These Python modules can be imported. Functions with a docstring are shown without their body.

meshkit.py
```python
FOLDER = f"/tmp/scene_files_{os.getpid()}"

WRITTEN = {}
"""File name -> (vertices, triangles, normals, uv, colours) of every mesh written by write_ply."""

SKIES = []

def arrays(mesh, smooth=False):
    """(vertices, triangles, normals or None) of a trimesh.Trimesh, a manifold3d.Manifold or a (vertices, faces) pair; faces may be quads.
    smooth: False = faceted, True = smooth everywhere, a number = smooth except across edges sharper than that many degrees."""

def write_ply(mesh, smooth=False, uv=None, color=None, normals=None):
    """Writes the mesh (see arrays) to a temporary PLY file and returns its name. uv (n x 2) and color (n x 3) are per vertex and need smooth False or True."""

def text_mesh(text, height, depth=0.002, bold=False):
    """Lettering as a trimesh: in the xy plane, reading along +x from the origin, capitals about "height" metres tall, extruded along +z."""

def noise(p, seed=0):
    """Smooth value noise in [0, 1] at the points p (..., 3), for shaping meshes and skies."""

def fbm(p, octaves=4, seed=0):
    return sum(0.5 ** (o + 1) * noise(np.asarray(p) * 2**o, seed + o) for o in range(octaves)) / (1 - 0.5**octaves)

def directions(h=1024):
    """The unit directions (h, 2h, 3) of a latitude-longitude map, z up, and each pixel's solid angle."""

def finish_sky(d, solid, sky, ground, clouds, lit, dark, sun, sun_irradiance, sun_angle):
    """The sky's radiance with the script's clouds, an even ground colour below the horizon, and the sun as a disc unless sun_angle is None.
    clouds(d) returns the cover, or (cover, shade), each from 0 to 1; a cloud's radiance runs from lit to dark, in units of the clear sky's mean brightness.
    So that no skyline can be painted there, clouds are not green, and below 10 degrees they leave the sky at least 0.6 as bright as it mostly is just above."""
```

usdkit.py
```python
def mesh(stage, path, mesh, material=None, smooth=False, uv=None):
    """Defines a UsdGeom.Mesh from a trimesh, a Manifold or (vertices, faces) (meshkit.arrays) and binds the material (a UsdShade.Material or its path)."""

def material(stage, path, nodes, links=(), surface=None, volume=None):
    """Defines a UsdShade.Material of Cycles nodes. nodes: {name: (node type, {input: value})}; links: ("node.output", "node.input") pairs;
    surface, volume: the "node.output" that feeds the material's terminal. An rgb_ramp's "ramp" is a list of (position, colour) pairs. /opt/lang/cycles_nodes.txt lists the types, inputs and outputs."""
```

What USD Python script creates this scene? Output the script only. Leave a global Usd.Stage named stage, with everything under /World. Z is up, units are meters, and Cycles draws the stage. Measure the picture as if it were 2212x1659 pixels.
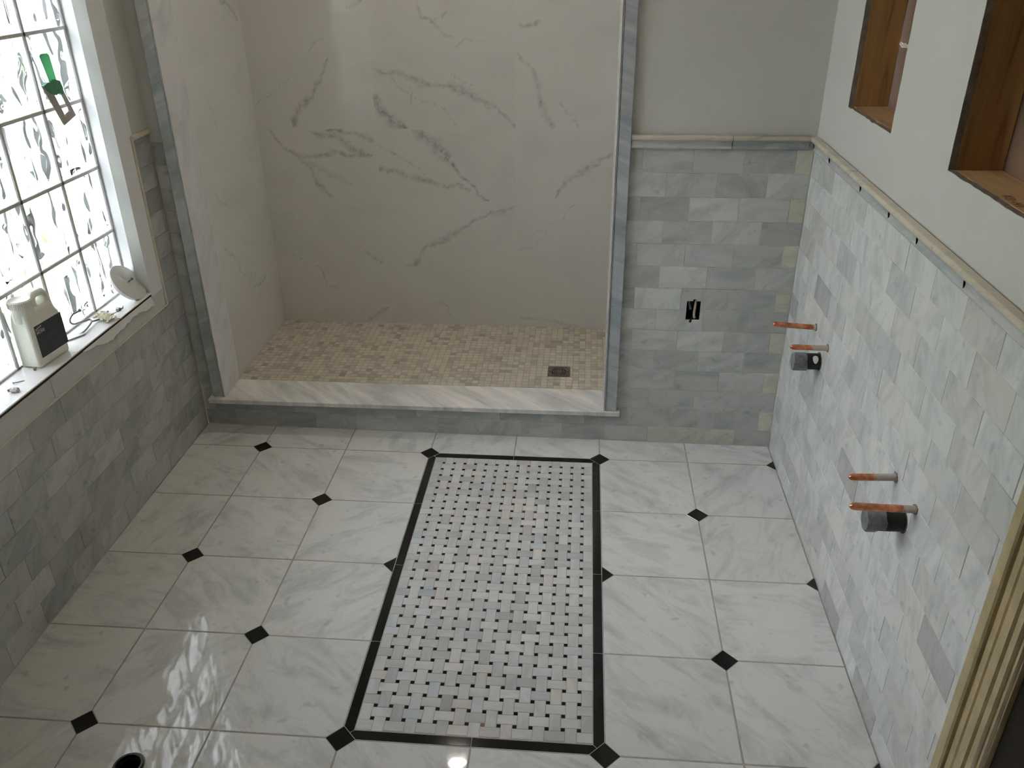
import math, random
import numpy as np, trimesh, manifold3d as m3
import shapely
from shapely.geometry import Polygon, box as sbox, LineString, Point
from shapely.ops import unary_union
from shapely import affinity
from pxr import Usd, UsdGeom, UsdLux, UsdShade, Sdf, Gf, Vt
import usdkit, meshkit

RNG = np.random.default_rng(11)
random.seed(11)
stage = Usd.Stage.CreateInMemory()
UsdGeom.SetStageUpAxis(stage, UsdGeom.Tokens.z)
UsdGeom.SetStageMetersPerUnit(stage, 1.0)
UsdGeom.Xform.Define(stage, '/World')
UsdGeom.Scope.Define(stage, '/World/Looks')

# ---------------------------------------------------------------- camera, daylight, exposure
def rx(t): return np.array([[1, 0, 0], [0, math.cos(t), -math.sin(t)], [0, math.sin(t), math.cos(t)]])
def rz(t): return np.array([[math.cos(t), -math.sin(t), 0], [math.sin(t), math.cos(t), 0], [0, 0, 1]])
CAM = rz(0.08795) @ rx(math.pi / 2 - 0.48578) @ rz(-0.01101)
EYE = (0.5212, -2.5005, 1.6144)
cam = UsdGeom.Camera.Define(stage, '/World/camera')
mat = Gf.Matrix4d(1)
for r in range(3):
    mat.SetRow(r, Gf.Vec4d(*map(float, CAM[:, r]), 0))
mat.SetRow(3, Gf.Vec4d(*EYE, 1))
cam.AddTransformOp().Set(mat)
cam.CreateHorizontalApertureAttr(36.0)
cam.CreateVerticalApertureAttr(27.0)
cam.CreateFocalLengthAttr(1806.7 / 2212 * 36)
cam.CreateClippingRangeAttr(Gf.Vec2f(0.02, 200))
cam.CreateExposureAttr(0.36)
SKY = 22.5
dome = UsdLux.DomeLight.Define(stage, '/World/sky')
dome.CreateIntensityAttr(SKY)
dome.CreateColorAttr(Gf.Vec3f(0.96, 0.975, 1.055))
WARM = (1.0, 0.72, 0.45)

# ---------------------------------------------------------------- helpers
NAMES = {}
def numbered(parent, name):
    k = (parent, name)
    n = NAMES.get(k, 0)
    NAMES[k] = n + 1
    return f'{parent}/{name}' if n == 0 else f'{parent}/{name}_{n:03d}'

def custom(prim, label=None, cat=None, group=None, kind=None):
    for k, v in (('label', label), ('category', cat), ('group', group), ('kind', kind)):
        if v:
            prim.SetCustomDataByKey(k, v)

BASE = {}
def thing(name, label, cat, loc=(0, 0, 0), group=None, kind=None):
    p = numbered('/World', name)
    x = UsdGeom.Xform.Define(stage, p)
    if any(loc):
        x.AddTranslateOp().Set(Gf.Vec3d(*map(float, loc)))
    BASE[p] = np.array(loc, float)
    custom(x.GetPrim(), label, cat, group, kind)
    return p

def obj(name, mesh, material, parent='/World', smooth=False, uv=None, tint=None, label=None, cat=None, group=None, kind=None, extra=None):
    """one Mesh prim under parent (a path); vertices are given in world coordinates"""
    p = numbered(parent, name)
    root = '/'.join(p.split('/')[:3])
    v, f, n = meshkit.arrays(mesh, smooth)
    v = v - BASE.get(root, np.zeros(3))
    m = UsdGeom.Mesh.Define(stage, p)
    m.CreatePointsAttr(Vt.Vec3fArray.FromNumpy(v.astype(np.float32)))
    m.CreateFaceVertexCountsAttr(Vt.IntArray.FromNumpy(np.full(len(f), 3, np.int32)))
    m.CreateFaceVertexIndicesAttr(Vt.IntArray.FromNumpy(f.astype(np.int32).ravel()))
    m.CreateSubdivisionSchemeAttr('none')
    if n is not None:
        m.CreateNormalsAttr(Vt.Vec3fArray.FromNumpy(n.astype(np.float32)))
        m.SetNormalsInterpolation('vertex')
    pv = UsdGeom.PrimvarsAPI(m)
    if uv is not None:
        pv.CreatePrimvar('st', Sdf.ValueTypeNames.TexCoord2fArray, 'vertex').Set(Vt.Vec2fArray.FromNumpy(np.asarray(uv, np.float32)))
    if tint is not None:
        t = np.asarray(tint, np.float32)
        if t.ndim == 1:
            t = np.repeat(t[None], len(v), 0)
        pv.CreatePrimvar('tint', Sdf.ValueTypeNames.Color3fArray, 'vertex').Set(Vt.Vec3fArray.FromNumpy(t))
    if extra is not None:
        pv.CreatePrimvar('vein', Sdf.ValueTypeNames.FloatArray, 'vertex').Set(Vt.FloatArray.FromNumpy(np.asarray(extra, np.float32)))
    UsdShade.MaterialBindingAPI.Apply(m.GetPrim()).Bind(UsdShade.Material.Get(stage, material))
    custom(m.GetPrim(), label, cat, group, kind)
    return p

def cat_mesh(*ms):
    vs, fs, k = [], [], 0
    for m in ms:
        v, f, _ = meshkit.arrays(m)
        vs.append(v); fs.append(f + k); k += len(v)
    return np.vstack(vs), np.vstack(fs)

def bx(lo, hi):
    lo, hi = np.array(lo, float), np.array(hi, float)
    b = trimesh.creation.box(hi - lo)
    b.apply_translation((lo + hi) / 2)
    return b

def rbox(lo, hi, r, seg=12):
    lo, hi = np.array(lo, float) + r, np.array(hi, float) - r
    s = m3.Manifold.sphere(r, seg)
    return m3.Manifold.batch_hull([s.translate([x, y, z]) for x in (lo[0], hi[0]) for y in (lo[1], hi[1]) for z in (lo[2], hi[2])])

def cbox(lo, hi, c):
    """box with chamfered edges"""
    lo, hi = np.array(lo, float), np.array(hi, float)
    pts = []
    for sx in (0, 1):
        for sy in (0, 1):
            for sz in (0, 1):
                p = np.where([sx, sy, sz], hi, lo)
                d = np.where([sx, sy, sz], -c, c)
                for k in range(3):
                    q = p + d; q[k] = p[k]
                    pts.append(q)
    return m3.Manifold.hull_points(np.array(pts))

def tube(pts, r, sides=12, caps=True):
    p = np.asarray(pts, float)
    rr = np.broadcast_to(r, (len(p),)).astype(float)
    t = np.gradient(p, axis=0); t /= np.linalg.norm(t, axis=1, keepdims=True) + 1e-12
    a = np.cross(t[0], [0, 0, 1.0] if abs(t[0][2]) < .9 else [1.0, 0, 0]); a /= np.linalg.norm(a)
    V = []
    for i in range(len(p)):
        a = a - t[i] * (a @ t[i]); a /= np.linalg.norm(a) + 1e-12
        b = np.cross(t[i], a)
        an = np.arange(sides) * 2 * math.pi / sides
        V.append(p[i] + rr[i] * (np.cos(an)[:, None] * a + np.sin(an)[:, None] * b))
    V = np.vstack(V); F = []
    for i in range(len(p) - 1):
        for k in range(sides):
            q, w = i * sides + k, i * sides + (k + 1) % sides
            F += [(q, w, w + sides), (q, w + sides, q + sides)]
    if caps:
        n = len(V); V = np.vstack([V, p[0], p[-1]])
        for k in range(sides):
            F.append((n, (k + 1) % sides, k))
            o = (len(p) - 1) * sides
            F.append((n + 1, o + k, o + (k + 1) % sides))
    return V, np.array(F)

def smooth_path(pts, n=40):
    from scipy.interpolate import make_interp_spline
    p = np.array(pts, float)
    s = np.r_[0, np.cumsum(np.linalg.norm(np.diff(p, axis=0), axis=1))]
    return make_interp_spline(s, p, k=min(3, len(p) - 1))(np.linspace(0, s[-1], n))

# frames: (u, v, d) -> world; d is out of the surface, into the room
XL, XR, YR, XSL, XSR, ZSF = -0.880, 1.213, 1.090, -0.885, 0.700, 0.020
def yb(x): return 0.139 - 0.0135 * (np.asarray(x) - 0.2)
F_FLOOR = lambda u, v, d: np.stack([u, v, d], -1)
F_LEFT = lambda u, v, d: np.stack([XL + d, u, v], -1)
F_RIGHT = lambda u, v, d: np.stack([XR - d, -u, v], -1)
F_BACK = lambda u, v, d: np.stack([u, yb(u) - d, v], -1)
F_SREAR = lambda u, v, d: np.stack([u, YR - d, v], -1)
F_SLEFT = lambda u, v, d: np.stack([XSL + d, u, v], -1)
F_SRIGHT = lambda u, v, d: np.stack([XSR - d, -u, v], -1)
F_SFLOOR = lambda u, v, d: np.stack([u, v, ZSF + d], -1)

def ring(r):
    c = np.array(r.coords)[:-1]
    return c
def extrude(poly, frame, d0, d1):
    """straight extrusion of a shapely polygon (holes allowed) between depths d0 < d1"""
    poly = shapely.geometry.polygon.orient(poly)
    v2, f = trimesh.creation.triangulate_polygon(poly, engine='earcut')
    n = len(v2)
    V = [frame(v2[:, 0], v2[:, 1], np.full(n, d1)), frame(v2[:, 0], v2[:, 1], np.full(n, d0))]
    a, b, c = v2[f[:, 0]], v2[f[:, 1]], v2[f[:, 2]]
    w = (b[:, 0] - a[:, 0]) * (c[:, 1] - a[:, 1]) - (b[:, 1] - a[:, 1]) * (c[:, 0] - a[:, 0]) < 0
    f = np.where(w[:, None], f[:, ::-1], f)
    F = [f, f[:, ::-1] + n]; k = 2 * n; UV = [v2, v2]
    for r in [poly.exterior, *poly.interiors]:
        p = ring(r); m = len(p); q = np.roll(p, -1, 0)
        V += [frame(x[:, 0], x[:, 1], np.full(m, d)) for x, d in ((p, d0), (q, d0), (q, d1), (p, d1))]
        UV += [p, q, q, p]
        i = np.arange(m) + k
        F += [np.stack([i, i + m, i + 2 * m], 1), np.stack([i, i + 2 * m, i + 3 * m], 1)]
        k += 4 * m
    return np.vstack(V), np.vstack(F), np.vstack(UV)

def tile(poly, frame, th=0.006, c=0.0007, tilt=0.0, lift=0.0):
    """a tile with eased top edges: (vertices, faces, uv)"""
    poly = shapely.geometry.polygon.orient(poly)
    p = ring(poly.exterior)
    inn = poly.buffer(-c, join_style='mitre')
    ok = not poly.interiors and isinstance(inn, Polygon) and len(ring(inn.exterior)) == len(p) and abs(poly.convex_hull.area - poly.area) < 1e-8
    if not ok:
        return extrude(poly, frame, -th, lift)
    inn = ring(shapely.geometry.polygon.orient(inn).exterior)
    j = np.argmin(np.linalg.norm(inn - p[0], axis=1)); inn = np.roll(inn, -j, 0)
    m = len(p); cu, cv = p.mean(0)
    ta, tb = RNG.normal(0, tilt, 2) if tilt else (0, 0)
    dd = lambda x: lift + ta * (x[:, 0] - cu) + tb * (x[:, 1] - cv)
    L = [(inn, dd(inn)), (inn, dd(inn)), (p, dd(p) - c), (p, dd(p) - c), (p, np.full(m, -th))]
    V = np.vstack([frame(x[:, 0], x[:, 1], d) for x, d in L]); UV = np.vstack([x for x, _ in L])
    F = [(0, i, i + 1) for i in range(1, m - 1)]
    for a, b in ((1, 2), (3, 4)):
        for i in range(m):
            k = (i + 1) % m
            F += [(b * m + i, b * m + k, a * m + k), (b * m + i, a * m + k, a * m + i)]
    return V, np.array(F), UV

def spin(uv, ang, off):
    c, s = math.cos(ang), math.sin(ang)
    return uv @ np.array([[c, s], [-s, c]]) + off

def put_tile(name, poly, frame, material, parent, tint, ang=0.0, th=0.006, c=0.0007, tilt=0.0, lift=0.0, label=None):
    V, F, UV = tile(poly, frame, th, c, tilt, lift)
    return obj(name, (V, F), material, parent, uv=spin(UV, ang, RNG.uniform(-40, 40, 2)), tint=tint, label=label)

def polys(g):
    return [x for x in getattr(g, 'geoms', [g]) if isinstance(x, Polygon) and x.area > 1e-6]

# ---------------------------------------------------------------- materials
LK = '/World/Looks/'
def mat_plain(name, col, rough=0.6, bump=0.0, bscale=200.0, metallic=0.0, mottle=0.0, mscale=8.0, col2=None, **kw):
    n = {'p': ('principled_bsdf', {'base_color': col, 'roughness': rough, 'metallic': metallic, **kw}), 'g': ('texture_coordinate', {})}
    l = []
    if mottle:
        n['n'] = ('noise_texture', {'scale': mscale, 'detail': 5.0, 'roughness': 0.6})
        n['r'] = ('rgb_ramp', {'ramp': [(0.35, tuple(c * (1 - mottle) for c in col) if col2 is None else col2), (0.65, col)]})
        l += [('g.object', 'n.vector'), ('n.fac', 'r.fac'), ('r.color', 'p.base_color')]
    if bump:
        n['bn'] = ('noise_texture', {'scale': bscale, 'detail': 4.0})
        n['b'] = ('bump', {'strength': bump, 'distance': 0.002})
        l += [('g.object', 'bn.vector'), ('bn.fac', 'b.height'), ('b.normal', 'p.normal')]
    usdkit.material(stage, LK + name, n, l, surface='p.BSDF')
    return LK + name

def mat_marble(name, sc=5.0, stretch=0.3, dark=0.62, cloud=0.8, vein=0.55, rough=0.12, lo=0.42, hi=0.64, spots=0.25, vcol=(0.92, 0.98, 1.0)):
    """tint primvar = the stone's light tone; soft grey clouds and thin veins run along the second uv axis"""
    n = {
        'tc': ('texture_coordinate', {}), 'at': ('attribute', {'attribute': 'tint'}),
        'm': ('mapping', {'scale': (sc, sc * stretch, 1.0)}), 'm2': ('mapping', {'scale': (sc * 2.1, sc * 2.1 * stretch, 1.0), 'location': (7.3, 2.1, 0.0)}),
        'n1': ('noise_texture', {'scale': 1.0, 'detail': 4.0, 'roughness': 0.68, 'distortion': 0.7}),
        'r1': ('rgb_ramp', {'ramp': [(lo, (0, 0, 0)), (hi, (1, 1, 1))]}),
        'n2': ('noise_texture', {'scale': 0.9, 'detail': 3.0, 'roughness': 0.7, 'distortion': 0.5}),
        'a1': ('math', {'math_type': 'subtract', 'value2': 0.5}), 'a2': ('math', {'math_type': 'absolute'}),
        'v': ('map_range', {'from_min': 0.0, 'from_max': 0.03, 'to_min': 1.0, 'to_max': 0.0, 'clamp': True}),
        'n3': ('noise_texture', {'scale': 0.5, 'detail': 2.0}),
        'v3': ('map_range', {'from_min': 0.5, 'from_max': 0.7, 'to_min': 0.0, 'to_max': vein, 'clamp': True}),
        'vv': ('math', {'math_type': 'multiply'}), 'cl': ('math', {'math_type': 'multiply', 'value2': cloud}),
        'n4': ('noise_texture', {'scale': 26.0, 'detail': 1.0, 'roughness': 0.7}),
        's4': ('map_range', {'from_min': 0.66, 'from_max': 0.76, 'to_min': 0.0, 'to_max': spots, 'clamp': True}),
        'dk': ('mix_color', {'blend_type': 'multiply', 'fac': 1.0, 'b': tuple(dark * c for c in vcol)}),
        'mx': ('mix_color', {}), 'dk2': ('mix_color', {'blend_type': 'multiply', 'fac': 1.0, 'b': (0.42, 0.44, 0.46)}), 'mx2': ('mix_color', {}),
        'mx3': ('mix_color', {}),
        'p': ('principled_bsdf', {'roughness': rough, 'specular_ior_level': 0.3}),
    }
    l = [('tc.UV', 'm.vector'), ('tc.UV', 'm2.vector'), ('m.vector', 'n1.vector'), ('m2.vector', 'n2.vector'), ('m.vector', 'n3.vector'), ('tc.UV', 'n4.vector'),
         ('n1.fac', 'r1.fac'), ('r1.color', 'cl.value1'), ('n2.fac', 'a1.value1'), ('a1.value', 'a2.value1'), ('a2.value', 'v.value'),
         ('n3.fac', 'v3.value'), ('v.result', 'vv.value1'), ('v3.result', 'vv.value2'), ('n4.fac', 's4.value'),
         ('at.color', 'dk.a'), ('at.color', 'mx.a'), ('dk.result', 'mx.b'), ('cl.value', 'mx.fac'),
         ('at.color', 'dk2.a'), ('mx.result', 'mx2.a'), ('dk2.result', 'mx2.b'), ('vv.value', 'mx2.fac'),
         ('mx2.result', 'mx3.a'), ('dk2.result', 'mx3.b'), ('s4.result', 'mx3.fac'), ('mx3.result', 'p.base_color')]
    usdkit.material(stage, LK + name, n, l, surface='p.BSDF')
    return LK + name

M_FLOOR = mat_marble('floor_marble', sc=15.0, stretch=0.36, dark=0.62, cloud=0.80, vein=0.16, rough=0.03, lo=0.46, hi=0.74, spots=0.35)
M_WALL = mat_marble('wall_marble', sc=16.0, stretch=0.38, dark=0.66, cloud=0.75, vein=0.18, rough=0.20, lo=0.44, hi=0.72, spots=0.4)
M_RUG = mat_marble('mosaic_marble', sc=16.0, stretch=0.25, dark=0.80, cloud=0.7, vein=0.2, rough=0.05, spots=0.1)
M_SLAB = mat_marble('slab_marble', sc=9.0, stretch=0.12, dark=0.58, cloud=0.95, vein=0.35, rough=0.14, lo=0.40, hi=0.66, spots=0.1)
M_LINING = mat_marble('lining_marble', sc=11.0, stretch=0.5, dark=0.72, cloud=0.6, vein=0.25, rough=0.14, lo=0.45, hi=0.75, spots=0.2)
M_PEBBLE = mat_marble('shower_mosaic', sc=25.0, stretch=0.6, dark=0.85, cloud=0.6, vein=0.1, rough=0.35, spots=0.1, vcol=(1, 0.98, 0.95))
M_BLACK = mat_plain('black_marble', (0.006, 0.006, 0.006), 0.07, mottle=0.3, mscale=60)
M_GROUT_FLOOR = mat_plain('grout_floor', (0.40, 0.385, 0.35), 0.9, mottle=0.2, mscale=15)
M_GROUT_WALL = mat_plain('grout_wall', (0.62, 0.62, 0.58), 0.9)
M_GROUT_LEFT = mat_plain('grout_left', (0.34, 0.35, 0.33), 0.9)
M_GROUT_SHOWER = mat_plain('grout_shower', (0.50, 0.44, 0.35), 0.9)
M_PAINT = mat_plain('wall_paint', (0.60, 0.605, 0.575), 0.55, bump=0.12, bscale=70, mottle=0.04, mscale=3)
M_CEIL = mat_plain('ceiling_paint', (0.72, 0.72, 0.70), 0.8)
M_REVEAL = mat_plain('reveal_paint', (0.78, 0.78, 0.78), 0.35, bump=0.1, bscale=30)
M_CREAM = mat_plain('cream_stone', (0.68, 0.62, 0.50), 0.3, mottle=0.15, mscale=30)
M_BOARD = mat_plain('gypsum_edge', (0.24, 0.215, 0.18), 0.95, bump=0.6, bscale=120, mottle=0.35, mscale=60)
M_DARKGAP = mat_plain('dark_gap', (0.05, 0.035, 0.022), 0.95)
M_PAPER = mat_plain('torn_paper', (0.78, 0.76, 0.74), 0.8)
M_WHITEPLASTIC = mat_plain('white_plastic', (0.80, 0.80, 0.70), 0.35, specular_ior_level=0.4)
M_DISC = mat_plain('white_disc', (0.66, 0.65, 0.62), 0.5)
M_LABEL = mat_plain('label_ink', (0.018, 0.022, 0.03), 0.4)
M_PRINT = mat_plain('label_print', (0.42, 0.43, 0.42), 0.5)
M_FAINT = mat_plain('label_faint', (0.10, 0.105, 0.11), 0.5)
M_RED = mat_plain('label_red', (0.10, 0.012, 0.02), 0.5)
M_STEEL = mat_plain('brushed_steel', (0.30, 0.31, 0.32), 0.38, metallic=0.7)
M_DRAIN = mat_plain('drain_steel', (0.26, 0.23, 0.19), 0.35, metallic=0.8)
M_ZINC = mat_plain('zinc_screw', (0.22, 0.22, 0.22), 0.4, metallic=0.7)
M_RUST = mat_plain('rusty_nail', (0.10, 0.045, 0.03), 0.7)
M_TAPE = mat_plain('masking_tape', (0.58, 0.55, 0.40), 0.8, mottle=0.2, mscale=80)
usdkit.material(stage, LK + 'green_tape', {'d': ('diffuse_bsdf', {'color': (0.16, 0.42, 0.24)}), 't': ('translucent_bsdf', {'color': (0.22, 0.50, 0.31)}), 'm': ('mix_closure', {'fac': 0.5})}, [('d.BSDF', 'm.closure1'), ('t.BSDF', 'm.closure2')], surface='m.closure')
M_GREEN = LK + 'green_tape'
M_FRAME = mat_plain('grey_card', (0.36, 0.33, 0.30), 0.7)
M_ABS = mat_plain('black_abs', (0.012, 0.013, 0.013), 0.5, specular_ior_level=0.25)
M_DUCT = mat_plain('duct_tape', (0.17, 0.18, 0.185), 0.45, bump=0.5, bscale=150, mottle=0.5, mscale=70)
M_MUD = mat_plain('thinset', (0.42, 0.42, 0.39), 0.9, mottle=0.2, mscale=90)
M_CASING = mat_plain('casing_paint', (0.42, 0.33, 0.175), 0.45, mottle=0.25, mscale=20)
M_DOOR = mat_plain('dark_door', (0.012, 0.0085, 0.0050), 0.65, mottle=0.4, mscale=4, specular_ior_level=0.15)
M_MORTAR = mat_plain('block_mortar', (0.55, 0.56, 0.55), 0.9)
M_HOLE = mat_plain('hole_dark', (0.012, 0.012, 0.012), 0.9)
M_CABLE = mat_plain('cable_white', (0.50, 0.44, 0.36), 0.5)
M_WIRE = mat_plain('wire_blue', (0.10, 0.17, 0.24), 0.5)
M_BROWN = mat_plain('brown_board', (0.16, 0.098, 0.055), 0.9, mottle=0.12, mscale=6)
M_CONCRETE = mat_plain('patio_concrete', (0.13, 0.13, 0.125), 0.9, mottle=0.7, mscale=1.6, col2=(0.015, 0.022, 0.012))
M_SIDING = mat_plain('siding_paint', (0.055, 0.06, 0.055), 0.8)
M_SHRUB = mat_plain('shrub_leaf', (0.16, 0.30, 0.07), 0.6, mottle=0.6, mscale=9)
M_CLAY = mat_plain('terracotta', (0.62, 0.17, 0.09), 0.8, mottle=0.3, mscale=5)
M_TRUNK = mat_plain('shrub_stem', (0.10, 0.08, 0.06), 0.9)

def mat_wood(name, a, b, axis):
    sc = [38.0, 38.0, 38.0]; sc[axis] = 2.2
    n = {'g': ('texture_coordinate', {}), 'm': ('mapping', {'scale': tuple(sc)}), 'n': ('noise_texture', {'scale': 1.0, 'detail': 6.0, 'roughness': 0.6, 'distortion': 1.6}),
         'r': ('rgb_ramp', {'ramp': [(0.3, b), (0.5, a), (0.7, tuple(x * 1.12 for x in a))]}), 'p': ('principled_bsdf', {'roughness': 0.7})}
    usdkit.material(stage, LK + name, n, [('g.object', 'm.vector'), ('m.vector', 'n.vector'), ('n.fac', 'r.fac'), ('r.color', 'p.base_color')], surface='p.BSDF')
    return LK + name
M_STUD = mat_wood('stud_wood', (0.33, 0.18, 0.065), (0.19, 0.09, 0.03), 2)
M_SILLWOOD = mat_wood('sill_wood', (0.50, 0.33, 0.175), (0.36, 0.22, 0.10), 1)

def mat_copper(name, smear):
    n = {'g': ('texture_coordinate', {}), 'n': ('noise_texture', {'scale': 55.0, 'detail': 5.0}), 'r': ('rgb_ramp', {'ramp': [(0.35, (0.34, 0.11, 0.05)), (0.65, (0.72, 0.30, 0.15))]}),
         'p': ('principled_bsdf', {'metallic': 0.85, 'roughness': 0.34}), 'q': ('principled_bsdf', {'base_color': (0.48, 0.46, 0.42), 'roughness': 0.9}),
         's': ('separate_xyz', {}), 'a': ('math', {'math_type': 'multiply_add', 'value2': 0.035, 'value3': -0.0175}), 'b': ('math', {'math_type': 'add'}),
         'c': ('map_range', {'from_min': smear, 'from_max': smear + 0.004, 'to_min': 0.0, 'to_max': 0.85, 'clamp': True}), 'x': ('mix_closure', {}),
         'n2': ('noise_texture', {'scale': 120.0, 'detail': 3.0})}
    usdkit.material(stage, LK + name, n, [('g.object', 'n.vector'), ('g.object', 'n2.vector'), ('n.fac', 'r.fac'), ('r.color', 'p.base_color'), ('g.object', 's.vector'), ('n2.fac', 'a.value1'), ('a.value', 'b.value1'),
                    ('s.x', 'b.value2'), ('b.value', 'c.value'), ('c.result', 'x.fac'), ('p.BSDF', 'x.closure1'), ('q.BSDF', 'x.closure2')], surface='x.closure')
    return LK + name

def mat_glass():
    n = {'t': ('transparent_bsdf', {'color': (0.965, 0.975, 0.982)}), 'r': ('refraction_bsdf', {'color': (0.965, 0.975, 0.982), 'roughness': 0.0, 'IOR': 1.42}),
         'gl': ('glossy_bsdf', {'roughness': 0.03, 'color': (0.9, 0.9, 0.9)}), 'f': ('fresnel', {'IOR': 1.45}),
         'a': ('mix_closure', {'fac': 0.62}), 'b': ('mix_closure', {})}
    usdkit.material(stage, LK + 'wavy_glass', n, [('t.BSDF', 'a.closure1'), ('r.BSDF', 'a.closure2'), ('a.closure', 'b.closure1'), ('gl.BSDF', 'b.closure2'), ('f.fac', 'b.fac')], surface='b.closure')
    return LK + 'wavy_glass'
M_GLASS = mat_glass()

def mat_porcelain():
    """polished marble-look porcelain; the vein primvar carries the traced veins of each tile"""
    n = {'at': ('attribute', {'attribute': 'tint'}), 've': ('attribute', {'attribute': 'vein'}), 'tc': ('texture_coordinate', {}),
         'n': ('noise_texture', {'scale': 45.0, 'detail': 6.0, 'roughness': 0.7}), 'k': ('map_range', {'from_min': 0.33, 'from_max': 0.62, 'to_min': 0.35, 'to_max': 1.25, 'clamp': True}),
         'x': ('math', {'math_type': 'multiply', 'use_clamp': True}), 'd': ('mix_color', {'blend_type': 'multiply', 'fac': 1.0, 'b': (0.42, 0.42, 0.43)}), 'm': ('mix_color', {}),
         'p': ('principled_bsdf', {'roughness': 0.045, 'specular_ior_level': 0.5})}
    usdkit.material(stage, LK + 'porcelain', n, [('tc.UV', 'n.vector'), ('n.fac', 'k.value'), ('ve.fac', 'x.value1'), ('k.result', 'x.value2'), ('at.color', 'd.a'), ('at.color', 'm.a'), ('d.result', 'm.b'),
                    ('x.value', 'm.fac'), ('m.result', 'p.base_color')], surface='p.BSDF')
    return LK + 'porcelain'
M_PORC = mat_porcelain()

def mat_emit(name, col, s):
    usdkit.material(stage, LK + name, {'e': ('emission', {'color': col, 'strength': s})}, [], surface='e.emission')
    return LK + name
M_BULB = mat_emit('bulb_glow', WARM, 420.0)
M_DOWN = mat_emit('downlight_glow', (1.0, 0.90, 0.78), 150.0)

# ---------------------------------------------------------------- floor
T = 0.3048
GXO = {-2: -0.0025, 0: 0.003, 2: -0.0015}
gx = lambda i: i * T + GXO.get(i, 0.0)
gy = lambda j: -j * T
floor = thing('floor', 'white marble tile floor with black diamond corner insets and a framed basketweave panel', 'floor', kind='structure')
HD = 0.0345
FLOORREG = Polygon([(XL, -3.3), (XR, -3.3), (XR, float(yb(XR))), (XL, float(yb(XL)))]).buffer(-0.0008, join_style='mitre')
RUG = sbox(gx(0), gy(4), gx(2), gy(0))
drain_c = Point(-0.4495, -1.327)
dia = {}
for i in range(-3, 5):
    for j in range(-1, 12):
        if (i + j) % 2 == 0 and not (i == 1 and 0 < j < 4):
            dia[(i, j)] = Polygon([(gx(i) + a * HD, gy(j) + b * HD) for a, b in ((1, 0), (0, 1), (-1, 0), (0, -1))])
alld = unary_union(list(dia.values()))
slab = FLOORREG.difference(Point(drain_c).buffer(0.033, 24))
V, F_, UV = extrude(slab, F_FLOOR, -0.12, -0.0007)
obj('grout_bed', (V, F_), M_GROUT_FLOOR, floor)
gw = 0.0021
xs = [XL] + [gx(i) for i in range(-2, 4)] + [XR]
ys = [float(yb(0.2)) + 0.02] + [gy(j) for j in range(0, 11)]
for a in range(len(xs) - 1):
    for b in range(len(ys) - 1):
        cell = sbox(xs[a], ys[b + 1], xs[a + 1], ys[b]).intersection(FLOORREG).difference(RUG.buffer(0.0005)).buffer(-gw, join_style='mitre')
        cell = cell.difference(alld.buffer(0.0016, join_style='mitre'))
        cell = cell.difference(drain_c.buffer(0.036, 24))
        for g in polys(cell):
            if g.area < 3e-4: continue
            t = RNG.normal(0.745, 0.012)
            put_tile('floor_tile', g, F_FLOOR, M_FLOOR, floor, (t * 0.995, t, t * 0.975), ang=math.radians(RNG.choice([-62, -50, -75, 40, 20])) + RNG.normal(0, .15), c=0.0006, tilt=0.0006)
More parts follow.
